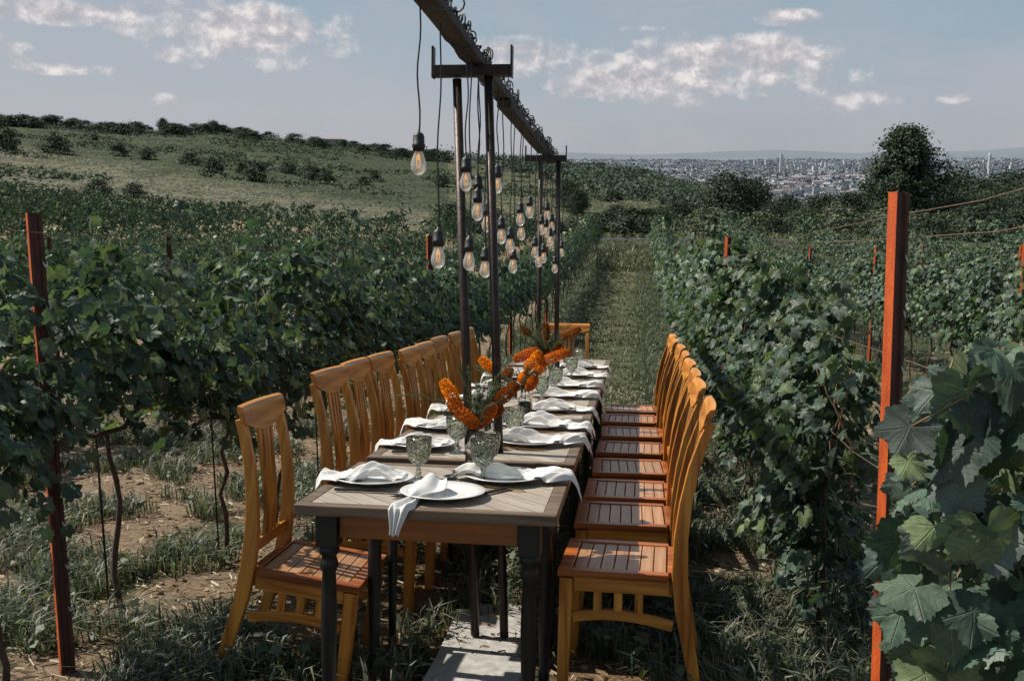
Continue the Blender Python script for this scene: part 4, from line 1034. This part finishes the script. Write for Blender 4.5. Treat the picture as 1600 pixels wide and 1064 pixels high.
# ------------------------------------------------------------------ tables
TX0, TX1 = -1.018, -.225; TH = .76
def leg_turned(x, y):
    q = MB(); q.box(x - .033, x + .033, y - .033, y + .033, TH - .14, TH - .037)
    q.lathe([(.026, TH - .14), (.032, TH - .15), (.032, TH - .165), (.022, TH - .175), (.026, TH - .19), (.030, TH - .205), (.021, TH - .225), (.024, TH - .30), (.025, TH - .38), (.020, .15), (.016, .06), (.021, .045), (.019, .0)], 18, Matrix.Translation((x, y, 0))); return q
def make_table(y0, y1, label, style):
    root = thing('dining_table', label, 'table', 'tables joined into one long table', LM(0, 0))
    ym = (y0 + y1) / 2
    # frame of the top, mitred by butting
    q = MB(); b_ = .042; t_ = .034
    q.box(TX0, TX1, y0, y0 + b_, TH - t_, TH); q.box(TX0, TX1, y1 - b_, y1, TH - t_, TH); q.box(TX0, TX0 + b_, y0 + b_ + .0008, y1 - b_ - .0008, TH - t_, TH - .0005); q.box(TX1 - b_, TX1, y0 + b_ + .0008, y1 - b_ - .0008, TH - t_, TH - .0005)
    top = q.build('top_frame', M['edge'], root, .004)
    q = MB(); q.box(TX0 + b_ + .001, TX1 - b_ - .001, y0 + b_ + .001, y1 - b_ - .001, TH - t_ + .004, TH - .002); q.build('tabletop', M['inlay'], root)
    q = MB(); i_ = .085
    q.box(TX0 + i_ + .036, TX1 - i_ - .036, y0 + i_ - .012, y0 + i_ + .010, TH - .115, TH - .036); q.box(TX0 + i_ + .036, TX1 - i_ - .036, y1 - i_ - .010, y1 - i_ + .012, TH - .115, TH - .036)
    q.box(TX0 + i_ - .012, TX0 + i_ + .010, y0 + i_ + .036, y1 - i_ - .036, TH - .115, TH - .036); q.box(TX1 - i_ - .010, TX1 - i_ + .012, y0 + i_ + .036, y1 - i_ - .036, TH - .115, TH - .036); q.build('apron', M['apron'], root, .002)
    for x in (TX0 + i_, TX1 - i_):
        for y in (y0 + i_, y1 - i_):
            if style == 0: l = leg_turned(x, y).build('leg', M['black_wood'], root)
            else:
                q = MB(); q.box(x - .026, x + .026, y - .026, y + .026, TH - .14, TH - .037); q.lathe([(.018, TH - .14), (.019, .5), (.016, .1), (.012, .045)], 14, Matrix.Translation((x, y, 0))); l = q.build('leg', M['black_wood'], root)
                q = MB(); q.lathe([(.002, .046), (.014, .042), (.020, .028), (.018, .012), (.008, 0)], 14, Matrix.Translation((x, y, 0))); q.build('foot', M['bronze'], l)
    return root
yT = [on_plane(670, 797, TH).y]
tabs = [(yT[0], on_plane(750, 728, TH).y), (on_plane(750, 720, TH).y, 4.86), (4.875, 6.06), (6.09, 7.42), (7.56, on_plane(950, 562, TH).y)]
for k, (a, b_) in enumerate(tabs):
    make_table(a, b_, ['nearest small square table with dark edge and orange apron', 'second table from the camera, just behind the first pair of lamp poles', 'middle table of the long row', 'fourth table from the camera in the long row', 'last table at the far end with the head chair behind it'][k], 0 if k == 0 else 1)

# ------------------------------------------------------------------ tableware
def lathe_thing(name, prof, mat, n=40):
    q = MB(); q.lathe(prof, n); return q
plate_m = lathe_thing('plate', [(0, .004), (.055, .003), (.06, 0), (.066, .001), (.075, .006), (.105, .016), (.132, .021), (.1345, .0225), (.133, .024), (.108, .0195), (.082, .011), (.07, .0075), (0, .0075)], None).build('plate', M['porcelain'])
plate_m.name = 'dinner_plate'
def napkin_mesh(seed, L1=.17, L2=.24, edge=None, drop=.05):
    """linen gathered in the middle: local x runs from the inner fan (negative) to the outer fan that falls over the table edge"""
    rng = np.random.default_rng(seed); nu, nv = 60, 36; V = []; ph = rng.uniform(0, 6); ph2 = rng.uniform(0, 6)
    for i in range(nu + 1):
        u = -L1 + (L1 + L2) * i / nu; du = abs(u + .015)
        wdt = .034 + .054 * sm(.02, .17, du) * (.85 if u < 0 else 1.1); amp = .016 - .008 * sm(.05, .2, du)
        zc = .039 - .016 * sm(0, .13, du) + .012 * math.sin(u * 22 + ph)
        if u < 0: zc -= .012 * sm(.10, .17, du)
        for j in range(nv + 1):
            v = (j / nv - .5) * 2; tap = 1.0
            if u > 0: tap = 1 - .62 * sm(L2 * .35, L2, u)
            if u < 0: tap = 1 - .45 * sm(L1 * .6, L1, -u)
            y = v * wdt * tap + .02 * math.sin(u * 9 + ph2) * sm(0, .2, du); z = zc + amp * math.sin(v * 6.5 + ph + u * 12) + .007 * math.sin(v * 15 + u * 30 + ph2) + .004 * math.sin(v * 27 - u * 50 + ph) - .018 * v * v
            x = u + .012 * math.sin(v * 5 + ph)
            if edge is not None and x > edge:       # falls over the table edge
                ov = x - edge; x = edge + ov * .62 + .004; z -= 1.0 * ov * .95 + 1.2 * max(0, ov - .03) * .5
            elif z < .012: z = .012 + .004 * math.sin(v * 8 + u * 40)
            if abs(x) > .10 and edge is not None and x < edge and z < .03 and abs(x) < .135: z = max(z, .027)
            V.append((x, y, max(z, .008) if (edge is None or x < edge) else z))
    Fq = [(i * (nv + 1) + j, (i + 1) * (nv + 1) + j, (i + 1) * (nv + 1) + j + 1, i * (nv + 1) + j + 1) for i in range(nu) for j in range(nv)]
    me = bpy.data.meshes.new('napkin'); me.from_pydata(V, [], Fq); me.materials.append(M['linen']); me.polygons.foreach_set('use_smooth', [True] * len(Fq)); me.update(); return me
def add_napkin(me, mat_, lab, grp='white linen napkins on the plates'):
    o = bpy.data.objects.new('napkin', me); C.objects.link(o); o.matrix_world = mat_
    s_ = o.modifiers.new('thick', 'SOLIDIFY'); s_.thickness = .0022; s_.offset = 0
    sb = o.modifiers.new('sub', 'SUBSURF'); sb.levels = 1; sb.render_levels = 1
    tag(o, lab, 'napkin', grp); return o
npm = [napkin_mesh(i, .17, .27, .225, .05) for i in range(4)]
# cutlery
def spoon_mb():
    q = MB(); n = 12; vs = []
    for i in range(n + 1):
        t = i / n; x = -.03 + .06 * t; wv = .019 * math.sqrt(max(0, 1 - (2 * t - 1) ** 2)) * (1.05 - .2 * t) + .001
        for j in range(7): v = j / 3 - 1; vs.append((x, v * wv, .006 - .0065 * (1 - v * v) * (1 - (2 * t - 1) ** 2) + .002))
    fs = [(i * 7 + j, (i + 1) * 7 + j, (i + 1) * 7 + j + 1, i * 7 + j + 1) for i in range(n) for j in range(6)]; q.add(vs, fs, True)
    q.sweep([(.029, 0, .007), (.05, 0, .010), (.10, 0, .006), (.17, 0, .005)], [.006, .005, .007, .012], .0028, (0, 1, 0)); return q
def fork_mb():
    q = MB(); q.sweep([(.03, 0, .006), (.05, 0, .009), (.10, 0, .006), (.19, 0, .005)], [.008, .006, .007, .011], .003); q.sweep([(0, 0, .004), (.015, 0, .003), (.031, 0, .006)], [.025, .024, .010], .002)
    for k in range(4): q.sweep([(-.045, (k - 1.5) * .0072, .008), (-.02, (k - 1.5) * .0070, .004), (.002, (k - 1.5) * .0068, .004)], [.002, .0035, .004], .0018)
    return q
def knife_mb():
    q = MB(); q.sweep([(-.10, .003, .004), (-.09, 0, .004), (-.01, 0, .004)], [.004, .016, .017], .0016); q.sweep([(-.012, 0, .005), (0, 0, .006), (.11, 0, .006)], [.012, .013, .017], .006); return q
cut = {}
for nm, f_, mt in (('gold_spoon', spoon_mb, 'gold'), ('dark_spoon', spoon_mb, 'silver'), ('fork', fork_mb, 'blackmetal'), ('knife', knife_mb, 'blackmetal')):
    cut[nm] = [f_, M[mt], None]
def put_cut(kind, x, y, rz, lab, grp):
    f_, mt, o = cut[kind]
    if o is None: o = f_().build(kind.split('_')[-1], mt, None, 0); cut[kind][2] = o
    else: o = o.copy(); C.objects.link(o)
    o.matrix_world = LM(x, y, TH, rz); tag(o, lab, kind.split('_')[-1], grp)
# settings
rp = [(822, 745), (864, 690), (880, 664), (896, 639), (908, 618), (915, 602), (920, 586), (924, 573)]
lp = [(595, 747), (670, 693), (706, 665), (735, 640), (757, 622), (782, 603), (795, 588)]
pc = 0
def put_plate(x, y, lab):
    global pc
    o = plate_m if pc == 0 else plate_m.copy()
    if pc: C.objects.link(o)
    pc += 1; o.matrix_world = LM(x, y, TH); tag(o, lab, 'plate', 'white dinner plates')
for k, (px, py) in enumerate(rp):
    q = on_plane(px, py, TH + .015); x = -.445 + random.uniform(-.01, .01); y = q.y
    put_plate(x, y, '%s white plate from the camera along the right table edge' % ORD[k])
    add_napkin(npm[k % 4], LM(x, y, TH + .004, R(random.uniform(-7, 5))) , '%s white napkin from the camera on the right, its end falling over the table edge' % ORD[k])
    put_cut('gold_spoon', x - .085, y - .145, R(random.uniform(-6, 4)), '%s gold spoon from the camera, beside the right hand plates' % ORD[k], 'gold spoons')
    if k < 5: put_cut('dark_spoon', x - .19, y + random.uniform(-.02, .05), R(80), '%s small dark spoon lying inside of the right hand plates' % ORD[k], 'small dark spoons')
for k, (px, py) in enumerate(lp):
    q = on_plane(px, py, TH + .015); x = -.855 + random.uniform(-.01, .01); y = q.y
    put_plate(x, y, '%s white plate from the camera along the left table edge' % ORD[k])
    add_napkin(npm[(k + 2) % 4], LM(x, y, TH + .004, PI + R(random.uniform(-5, 5))) @ Matrix.Diagonal((.78, .95, .9, 1)), '%s white napkin from the camera on the left side of the table' % ORD[k])
    put_cut('knife', x + .02, y - .15, PI + R(random.uniform(-4, 4)), '%s black knife from the camera on the left side' % ORD[k], 'black knives')
q = on_plane(692, 769, TH + .015); fx_, fy_ = q.x, q.y; put_plate(fx_, fy_, 'white plate at the near end of the table with shadows across it')
def end_napkin():
    nu, nv = 44, 16; V = []; ye = tabs[0][0] - LM(0, 0).to_translation().y
    for i in range(nu + 1):
        t = i / nu                                    # from the back of the plate, over the rim and down past the edge
        yl = .085 - .325 * t; px_ = .03 - .075 * t
        wd = .030 + .030 * math.exp(-((t - .32) / .14) ** 2) + .012 * math.sin(t * 9); wd *= 1 - .55 * sm(.75, 1, t)
        yw = fy_ + yl; over = (tabs[0][0] - .004) - yw
        if over > 0: yy = tabs[0][0] - .006 - .012 * math.sin(over * 20); zz = TH + .012 - over * 1.55
        else: yy = yw; zz = TH + .026 + .032 * math.exp(-((t - .14) / .12) ** 2) - .012 * sm(.4, .65, t)
        if over > -.03: wd = .030 * (1 - .75 * sm(.78, 1, t)) + .006
        for j in range(nv + 1):
            v = (j / nv - .5) * 2; V.append((fx_ - .06 + px_ + v * wd, yy - .010 * abs(math.sin(v * 4.5 + t * 3)) - (.0 if over < 0 else .004), zz + .010 * math.cos(v * 5 + t * 4) * (1 if over < 0 else .3) - .012 * v * v * (1 if over < 0 else .2)))
    Fq = [(i * (nv + 1) + j, i * (nv + 1) + j + 1, (i + 1) * (nv + 1) + j + 1, (i + 1) * (nv + 1) + j) for i in range(nu) for j in range(nv)]
    me = bpy.data.meshes.new('napkin'); me.from_pydata(V, [], Fq); me.materials.append(M['linen']); me.polygons.foreach_set('use_smooth', [True] * len(Fq)); me.update(); return me
add_napkin(end_napkin(), LM(0, 0), 'white napkin of the near end plate hanging in a point over the front edge')
a = on_plane(622, 775, TH); put_cut('fork', a.x + .01, a.y, PI + R(68) + PI, 'black fork left of the near end plate', 'forks')
a = on_plane(763, 772, TH); put_cut('knife', a.x, a.y, PI + R(58) + PI, 'black knife right of the near end plate', 'black knives')
a = on_plane(742, 746, TH); put_cut('dark_spoon', a.x, a.y, R(20), 'dark spoon above the near end plate beside a goblet foot', 'small dark spoons')

# goblets
gp = [(0, 0), (.036, 0), (.037, .003), (.012, .009), (.008, .018), (.012, .026), (.007, .034), (.009, .05), (.022, .058), (.036, .074), (.043, .098), (.0455, .13), (.047, .155), (.0455, .1555), (.0435, .13), (.0405, .099), (.0335, .077), (.018, .064), (0, .062)]
def goblet_mb():
    q = MB(); n = 48; vs = []
    for i, (r, z) in enumerate(gp):
        for k in range(n):
            a = 2 * PI * k / n; rr = r
            if .062 < z < .15 and i < 14: rr = r * (1 + .035 * abs(math.cos(a * 8 + z * 60)) * abs(math.cos(a * 8 - z * 60)) * 1.0)
            vs.append((max(rr, 1e-4) * math.cos(a), max(rr, 1e-4) * math.sin(a), z))
    fs = [(i * n + k, i * n + (k + 1) % n, (i + 1) * n + (k + 1) % n, (i + 1) * n + k) for i in range(len(gp) - 1) for k in range(n)]; q.add(vs, fs, True); return q
m, nt, b = newmat('embossed_goblet_glass'); tc = N(nt, 'ShaderNodeTexCoord').outputs['Object']
b.inputs['Base Color'].default_value = (.74, .79, .70, 1); b.inputs['Roughness'].default_value = .05; b.inputs['Transmission Weight'].default_value = 1; b.inputs['IOR'].default_value = 1.35
vo = N(nt, 'ShaderNodeTexVoronoi'); vo.inputs['Scale'].default_value = 70; nt.links.new(tc, vo.inputs['Vector']); bump(nt, b, vo.outputs['Distance'], 1.0, .008)
g0 = None
gl_ = [(654, 748, 'goblet nearest the left plate at the front corner'), (754, 752, 'front goblet beside the near right plate'), (714, 707, 'goblet left of the first lamp poles under the flowers'), (803, 690, 'goblet just right of the right lamp pole'), (846, 628, 'goblet further along near the second flower vase'), (868, 612, 'goblet behind and right of its neighbour near the second vase'), (762, 738, 'goblet partly hidden behind the front goblet'), (742, 668, 'goblet on the left half behind the first flowers'), (775, 640, 'goblet on the left half behind the right lamp pole'), (893, 592, 'goblet near the far plates'), (905, 575, 'goblet close to the far end of the table')]
for k, (px, py, lab) in enumerate(gl_):
    a = on_plane(px, py, TH)
    if g0 is None: g0 = goblet_mb().build('goblet', m); o = g0
    else: o = g0.copy(); C.objects.link(o)
    s = .93 + .0 * k; o.matrix_world = LM(a.x, a.y, TH, random.uniform(0, 6)) @ Matrix.Scale(s, 4); tag(o, 'grey green ' + lab, 'goblet', 'embossed grey green goblets')
# candles in clear cups
cd = None
for k, (px, py, lab) in enumerate(((782, 665, 'just left of the right lamp pole'), (820, 655, 'right of the goblet by the pole'), (768, 690, 'between the two near lamp poles'), (868, 583, 'in front of the far lamp poles'), (886, 570, 'near the far head chair'), (800, 622, 'left of the second flower vase'))):
    a = on_plane(px, py, TH); root = thing('candle_holder', 'clear glass cup with a white candle ' + lab, 'candle holder', 'candle cups', LM(a.x, a.y, TH))
    q = MB(); q.lathe([(0, 0), (.028, 0), (.030, .004), (.030, .085), (.0285, .085), (.028, .006), (0, .005)], 28); q.build('glass_cup', M['clear'], root)
    q = MB(); q.lathe([(0, .006), (.022, .006), (.022, .052), (.019, .054), (0, .052)], 24); cnd = q.build('candle', M['porcelain'], root); q = MB(); q.tube([(0, 0, .052), (.001, 0, .062)], .0008, 5); q.build('wick', M['rubber'], cnd)

# ------------------------------------------------------------------ flowers
OP = np.array([(.95, .40, .02), (.92, .30, .015), (.80, .20, .012), (.95, .50, .04)])
def spike(p0, p1, rad, rng, pal):
    p0 = np.array(p0); p1 = np.array(p1); d = p1 - p0; L = np.linalg.norm(d); d /= L; u = np.cross(d, [0, 0, 1.0]); u /= np.linalg.norm(u) + 1e-9; v = np.cross(d, u); n = int(3200)
    t = rng.random(n); a = rng.uniform(0, 2 * PI, n); rr = rad * (np.minimum(1, np.sin(PI * (.06 + .90 * t)) ** .38)) * rng.uniform(.45, 1.0, n)
    nd = np.cos(a)[:, None] * u + np.sin(a)[:, None] * v; P = p0 + d * (t * L)[:, None] + nd * rr[:, None]
    tip = nd * .9 + d * .6 + rng.normal(0, .3, (n, 3)); nrm = np.cross(tip, rng.normal(size=(n, 3)))
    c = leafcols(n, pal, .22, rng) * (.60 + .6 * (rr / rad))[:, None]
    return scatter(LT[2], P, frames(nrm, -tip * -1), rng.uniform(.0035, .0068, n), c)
def sprig(pts, rng, nl=.026, n=170, col=np.array([(.055, .075, .040), (.075, .095, .05), (.10, .11, .06)])):
    pts = [Vector(p) for p in pts]; P = []; T = []
    for k in range(n):
        t = rng.random() * .999 * (len(pts) - 1); i_ = int(t); p = pts[i_].lerp(pts[i_ + 1], t - i_); d = (pts[i_ + 1] - pts[i_]).normalized(); P.append(p); a = Vector(rng.normal(size=3)); T.append(a - d * a.dot(d) * .4 + d * .8)
    P = np.array([tuple(p) for p in P]); T = np.array([tuple(t) for t in T]); tpl = (np.array([(-.05, 0, 0), (0, -1, 0), (.05, 0, 0)]), np.array([(0, 1, 2)]), np.zeros(3))
    return scatter(tpl, P, frames(np.cross(T, rng.normal(size=(n, 3))), T), nl * rng.uniform(.5, 1.1, n), leafcols(n, col, .2, rng))
def arrangement(vx, vy, vh, spikes, sprigs, yref, rad, lab, vlab, seed):
    rng = np.random.default_rng(seed); LMx = RL.to_3x3()
    v = thing('vase', vlab, 'vase', None, LM(vx, vy, TH)); q = MB(); q.lathe([(0, 0), (.034, 0), (.036, .004), (.036, vh * .6), (.022, vh * .8), (.020, vh), (.018, vh), (.020, vh * .8), (.033, vh * .6), (.033, .008), (0, .007)], 30); q.build('glass_body', M['clear'], v)
    root = thing('flower_bouquet', lab, 'flowers', None, LM(0, 0)); st = MB(); base = Vector((vx, vy, TH + .02)); mouth = Vector((vx, vy, TH + vh))
    for (x0, y0, x1, y1, dy, tone) in spikes:
        a = at_depth(x0, y0, yref + dy); b_ = at_depth(x1, y1, yref + dy * 1.5)
        pal = OP if tone == 0 else (OP * np.array([.72, .5, .8]) if tone == 1 else OP * np.array([.35, .22, .5]))
        if (a - mouth).length > (b_ - mouth).length: a, b_ = b_, a
        ext = (b_ - a) * .10; a = a - ext; b_ = b_ + ext
        Vv, Ff, cc = spike(a, b_, rad * .92, rng, pal); np_obj('flower_spike', Vv, Ff, M['flower'], cc, root)
        st.tube([base, mouth, mouth.lerp(a, .5) + Vector((0, 0, .01)), a, b_], [.0022, .0022, .0022, .002, .004], 6)
    Vs, Fs, Cs, n0 = [], [], [], 0
    for s in sprigs:
        pts = [mouth] + [at_depth(x, y, yref + dy) for x, y, dy in s]; pts2 = []
        for i_ in range(len(pts) - 1):
            for j in range(4): pts2.append(pts[i_].lerp(pts[i_ + 1], j / 4) + Vector(rng.normal(0, .003, 3)))
        pts2.append(pts[-1]); st.tube(pts2, .0012, 5); Vv, Ff, cc = sprig(pts2, rng); Vs.append(Vv); Fs.append(Ff + n0); Cs.append(cc); n0 += len(Vv)
    np_obj('sprig_foliage', np.concatenate(Vs), np.concatenate(Fs), M['flower'], np.concatenate(Cs), root)
    st.build('stem', simple('green_stem', (.09, .10, .05), .6, 0, .2, 20, 0), root)
def rsprigs(n, cx, cy, x0, x1, y0, y1, rng):
    return [[((cx + xx) / 2 + rng.uniform(-4, 4), (cy + yy) / 2 - 6, dd * .5), (xx, yy, dd)] for xx, yy, dd in ((rng.uniform(x0, x1), rng.uniform(y0, y1), rng.uniform(-.12, .15)) for _ in range(n))]
rg = random.Random(2)
v1 = on_plane(745, 727, TH)
arrangement(v1.x, v1.y - .04, .13, [(693, 597, 716, 633, 0, 0), (705, 633, 745, 664, -.02, 1), (749, 664, 771, 634, 0, 1), (773, 630, 806, 603, .05, 2), (770, 646, 780, 634, .08, 2)],
            [[(700, 628, 0), (655, 618, -.03), (618, 617, -.05)], [(715, 650, -.02), (690, 642, -.04), (668, 652, -.05)]] + rsprigs(15, 742, 655, 715, 785, 570, 630, rg), v1.y - .02, .029, 'orange foxtail flowers and feathery green sprigs in the nearest vase', 'clear glass vase nearest the camera, between the lamp poles', 1)
v2 = on_plane(820, 655, TH)
arrangement(v2.x, v2.y, .15, [(752, 561, 775, 582, 0, 0), (806, 561, 838, 548, 0, 1), (823, 577, 842, 551, -.02, 0), (846, 566, 886, 550, 0, 1), (813, 596, 824, 584, 0, 0), (826, 607, 836, 590, -.04, 1), (838, 582, 850, 566, .05, 0), (788, 590, 798, 578, .1, 2)],
            rsprigs(17, 820, 610, 740, 870, 560, 600, rg), v2.y, .030, 'orange foxtail flowers of the middle bouquet right of the lamp pole', 'clear glass vase of the middle bouquet', 2)
v3 = on_plane(852, 596, TH)
arrangement(v3.x, v3.y, .17, [(817, 512, 828, 523, 0, 2), (853, 507, 854, 530, 0, 2), (880, 527, 905, 515, 0, 2), (868, 550, 876, 538, 0, 1), (846, 560, 855, 545, 0, 2)],
            rsprigs(34, 854, 560, 800, 895, 492, 545, rg), v3.y, .029, 'far bouquet of loose green sprays with a few dark orange spikes', 'clear glass vase of the far bouquet', 3)

# ------------------------------------------------------------------ lamp gantry
def pole_pair(d, pts, half, lab, xc):
    """pts: (top px, top py, base x) per pole"""
    root = thing('lamp_gantry', lab, 'gantry', 'steel gantries that carry the beam', LM(0, 0)); y = d - YO
    tops = []
    for tx, ty, bx_ in pts:
        t_ = at_depth(tx, ty, y); q = MB(); q.tube([(bx_, y, .02), t_], .0175, 18); q.build('pole', M['steel'], root); tops.append(t_)
    z = max(t.z for t in tops); q = MB(); q.box(xc - half, xc + half, y - .025, y + .025, z, z + .042)
    q.build('crossbar', M['steel'], root, .002)
    for s in (-1, 1): q = MB(); q.box(xc + s * (half + .0035) - .0035, xc + s * (half + .0035) + .0035, y - .022, y + .022, z - .004, z + .115); q.build('end_upright', M['steel'], root)
    return z + .042, y
c1 = at_depth(738, 115, 3.85 - YO); zb1, yb1 = pole_pair(3.85, [(714, 124, -.622), (763, 120, -.505)], .150, 'near pair of dark steel lamp poles rising through the gap behind the first table', c1.x)
c2 = at_depth(853, 248, 7.65 - YO); zb2, yb2 = pole_pair(7.65, [(845, 252, c2.x - .03), (873, 252, c2.x + .11)], .152, 'far pair of dark steel lamp poles near the end of the table', c2.x)
def beam_at(y):
    t = (y - yb1) / (yb2 - yb1); return Vector((c1.x + .01 + (c2.x - c1.x) * t, y, zb1 + (zb2 - zb1) * t))
def plank(y0, y1, dz, dx, lab):
    root = tag(empty('wooden_beam', LM(0, 0)), lab, 'beam', 'planks of the lamp beam'); q = MB(); a = beam_at(y0); b_ = beam_at(y1)
    q.sweep([a + Vector((dx, 0, dz)), a.lerp(b_, .33) + Vector((dx, 0, dz + .004)), a.lerp(b_, .66) + Vector((dx, 0, dz - .003)), b_ + Vector((dx, 0, dz))], .070, .036, (1, 0, 0)); q.build('plank', M['beam'], root, .004)
    return root
plank(1.9, 4.9, .0225, 0, 'near timber plank of the overhead beam leaving the top of the picture')
plank(4.55, 6.9, -.022, .012, 'middle timber plank of the overhead beam fixed below the others')
plank(6.2, 8.25, .0225, -.004, 'far timber plank of the overhead beam resting on the far gantry')
# cord wound round the beam
q = MB(); pts = []; y = 2.0; a = 0
rw = random.Random(3)
while y < 8.1:
    c = beam_at(y); rx = .042 + rw.uniform(0, .016); rz = .030 + rw.uniform(0, .012); pts.append((c.x + rx * math.cos(a), y, c.z + .022 + rz * math.sin(a) + .006)); a += .62 * (.35 if math.sin(y * 5) > 0 else .9); y += .03
q.tube(pts, .0032, 5); pts = []; y = 2.0; t = 0
while y < 8.1:
    c = beam_at(y); pts.append((c.x + .02 * math.sin(t * .9) + rw.uniform(-.008, .008), y + .03 * math.sin(t * 2.3), c.z + .056 + .014 * abs(math.sin(t * 1.7)) + rw.uniform(0, .008))); t += .5; y += .013
q.tube(pts, .0045, 6)
for k in range(150):
    y = rw.uniform(2.1, 8.0); c = beam_at(y); cx, cz = c.x + rw.uniform(-.035, .045), c.z + .052; r_ = rw.uniform(.010, .026); tw = rw.uniform(0, PI)
    q.tube([(cx + r_ * math.cos(s_) * math.cos(tw), y + r_ * math.cos(s_) * math.sin(tw), cz + r_ * .8 + r_ * math.sin(s_)) for s_ in np.linspace(0, 2 * PI, 11)], .003, 5, False)
o = q.build('light_cable', M['rubber']); o.matrix_world = LM(0, 0); tag(o, 'black light string cable wound and looped around the overhead beam', 'cable')
# bulbs
BP = [(654, 251), (684.5, 398.6), (728, 281), (747, 307), (746, 328), (733, 405), (777, 287.5), (761, 347), (758, 418), (783.5, 367), (797, 381.5), (801.5, 413.5), (813, 341), (814.5, 363), (827.6, 329.7),
      (855, 335), (846, 356.7), (853, 361), (859.5, 374.7), (836, 392), (841.5, 407), (849, 401), (867, 418), (877.5, 393), (862, 352), (870, 370)]
def bulb_parts():
    r_ = .0225; g_ = [(.012, .0), (.0125, -.008), (.017, -.022), (.0215, -.036), (.0228, -.046), (.0215, -.057), (.016, -.067), (.008, -.073), (.0, -.0745)]
    s_ = [(0, .052), (.004, .052), (.005, .045), (.012, .042), (.0165, .034), (.0172, .012), (.0192, .010), (.0192, .002), (.0175, 0), (.0165, -.010), (.0, -.010)]
    return g_, s_
g_, s_ = bulb_parts(); meshes = []
q = MB(); q.lathe(s_, 24); om = q.build('socket', M['rubber']); sock = om.data; bpy.data.objects.remove(om)
q = MB(); q.lathe(g_, 28); om = q.build('glass_bulb', M['bulb']); glb = om.data; bpy.data.objects.remove(om)
q = MB(); q.tube([(0, 0, -.010), (0, 0, -.030)], .0025, 6)
for k in range(5):
    a = 2 * PI * k / 5; a2 = a + PI / 5; q.tube([(.0055 * math.cos(a), .0055 * math.sin(a), -.016), (.0068 * math.cos(a), .0068 * math.sin(a), -.036), (.0055 * math.cos(a2), .0055 * math.sin(a2), -.054)], .0006, 4)
om = q.build('filament', M['filament']); fil = om.data; bpy.data.objects.remove(om)
def ch(name, me, parent):
    o = bpy.data.objects.new(name, me); C.objects.link(o); o.parent = parent; return o
def bulb_desc(k):
    L_ = {0: 'lone hanging bulb furthest left and nearest the camera, high up', 1: 'low hanging bulb second from the left on a long cord', 2: 'hanging bulb in front of the left lamp pole, upper', 3: 'hanging bulb between the near poles just below the upper one', 4: 'hanging bulb half hidden under another between the near poles', 5: 'low hanging bulb in front of the left lamp pole', 6: 'hanging bulb half hidden behind the right lamp pole, upper', 7: 'hanging bulb half hidden behind the right lamp pole, middle', 8: 'low hanging bulb just left of the right lamp pole'}
    if k in L_: return L_[k]
    m_ = {9: 'first', 10: 'second', 11: 'lowest', 12: 'upper', 13: 'lower', 14: 'highest'}
    if k == 9: return 'hanging bulb nearest right of the right lamp pole'
    if k == 10: return 'hanging bulb right of the near poles, one step behind the nearest'
    if k == 11: return 'lowest hanging bulb in the gap between near and far poles'
    if k == 12: return 'hanging bulb in the gap between the poles, upper of a close pair'
    if k == 13: return 'hanging bulb in the gap between the poles, lower of a close pair'
    if k == 14: return 'highest hanging bulb in the gap left of the far poles'
    return 'small hanging bulb in the far cluster around the distant lamp poles'
for k, (px, py) in enumerate(BP):
    dd_ = 995.0 / (1000 - px) if k != 0 else 2.93; xo = 0
    if k == 1: dd_ = 3.15
    y = min(dd_ - YO, 8.15); b_ = at_depth(px, py, y); c = beam_at(y); side = .044 if b_.x > c.x + .02 else (-.044 if b_.x < c.x - .02 else 0)
    root = thing('hanging_bulb', 'clear filament ' + bulb_desc(k), 'light bulb', 'bare bulbs hanging from the beam', LM(0, 0)); top = b_ + Vector((0, 0, .042)); 
    q = MB(); hang = Vector((b_.x, y, c.z + .02)); n = 12; pts = []
    for i in range(n + 1):
        t = i / n; pts.append(top.lerp(hang, t) + Vector((.005 * math.sin(t * 9 + k) * (1 - t) * t * 4, .005 * math.cos(t * 7 + k) * t * (1 - t) * 4, 0)) + Vector((0, 0, .045 if i == 0 else 0)))
    pts.append((c.x + side * .3, y + .01, c.z + .05)); q.tube(pts, .0028, 6); q.build('cord', M['rubber'], root)
    s1 = ch('socket', sock, root); s1.matrix_local = Matrix.Translation(top - Vector((0, 0, .005))) @ Matrix.Rotation(k, 4, 'Z')
    s2 = ch('glass_bulb', glb, root); s2.matrix_local = Matrix.Translation(top - Vector((0, 0, .010))) @ Matrix.Rotation(k, 4, 'Z'); s3 = ch('filament', fil, s2)
    for o_ in (s1, s2): o_.scale = (1.02, 1.02, 1.02)

# ------------------------------------------------------------------ paving slabs under the near poles
for k, (xa, xb, ya, yb, rz, z) in enumerate(((-.745, -.425, 3.50, 4.10, 1.5, .012), (-.735, -.395, 2.75, 3.48, -1.0, .026))):
    q = MB(); w_ = (xb - xa) / 2; l_ = (yb - ya) / 2; q.box(-w_, w_, -l_, l_, -.03, z); o = q.build('paving_slab', M['concrete'], None, .006); o.matrix_world = LM((xa + xb) / 2, (ya + yb) / 2, 0, R(rz))
    tag(o, ['pale concrete slab the near lamp poles stand on', 'pale concrete slab in front at the bottom edge, striped with shadow'][k], 'slab', 'concrete slabs under the table')
print('objects', len(bpy.data.objects), 'spots', len(spots), 'slope', math.degrees(SLOPE), math.degrees(YAW), tabs)
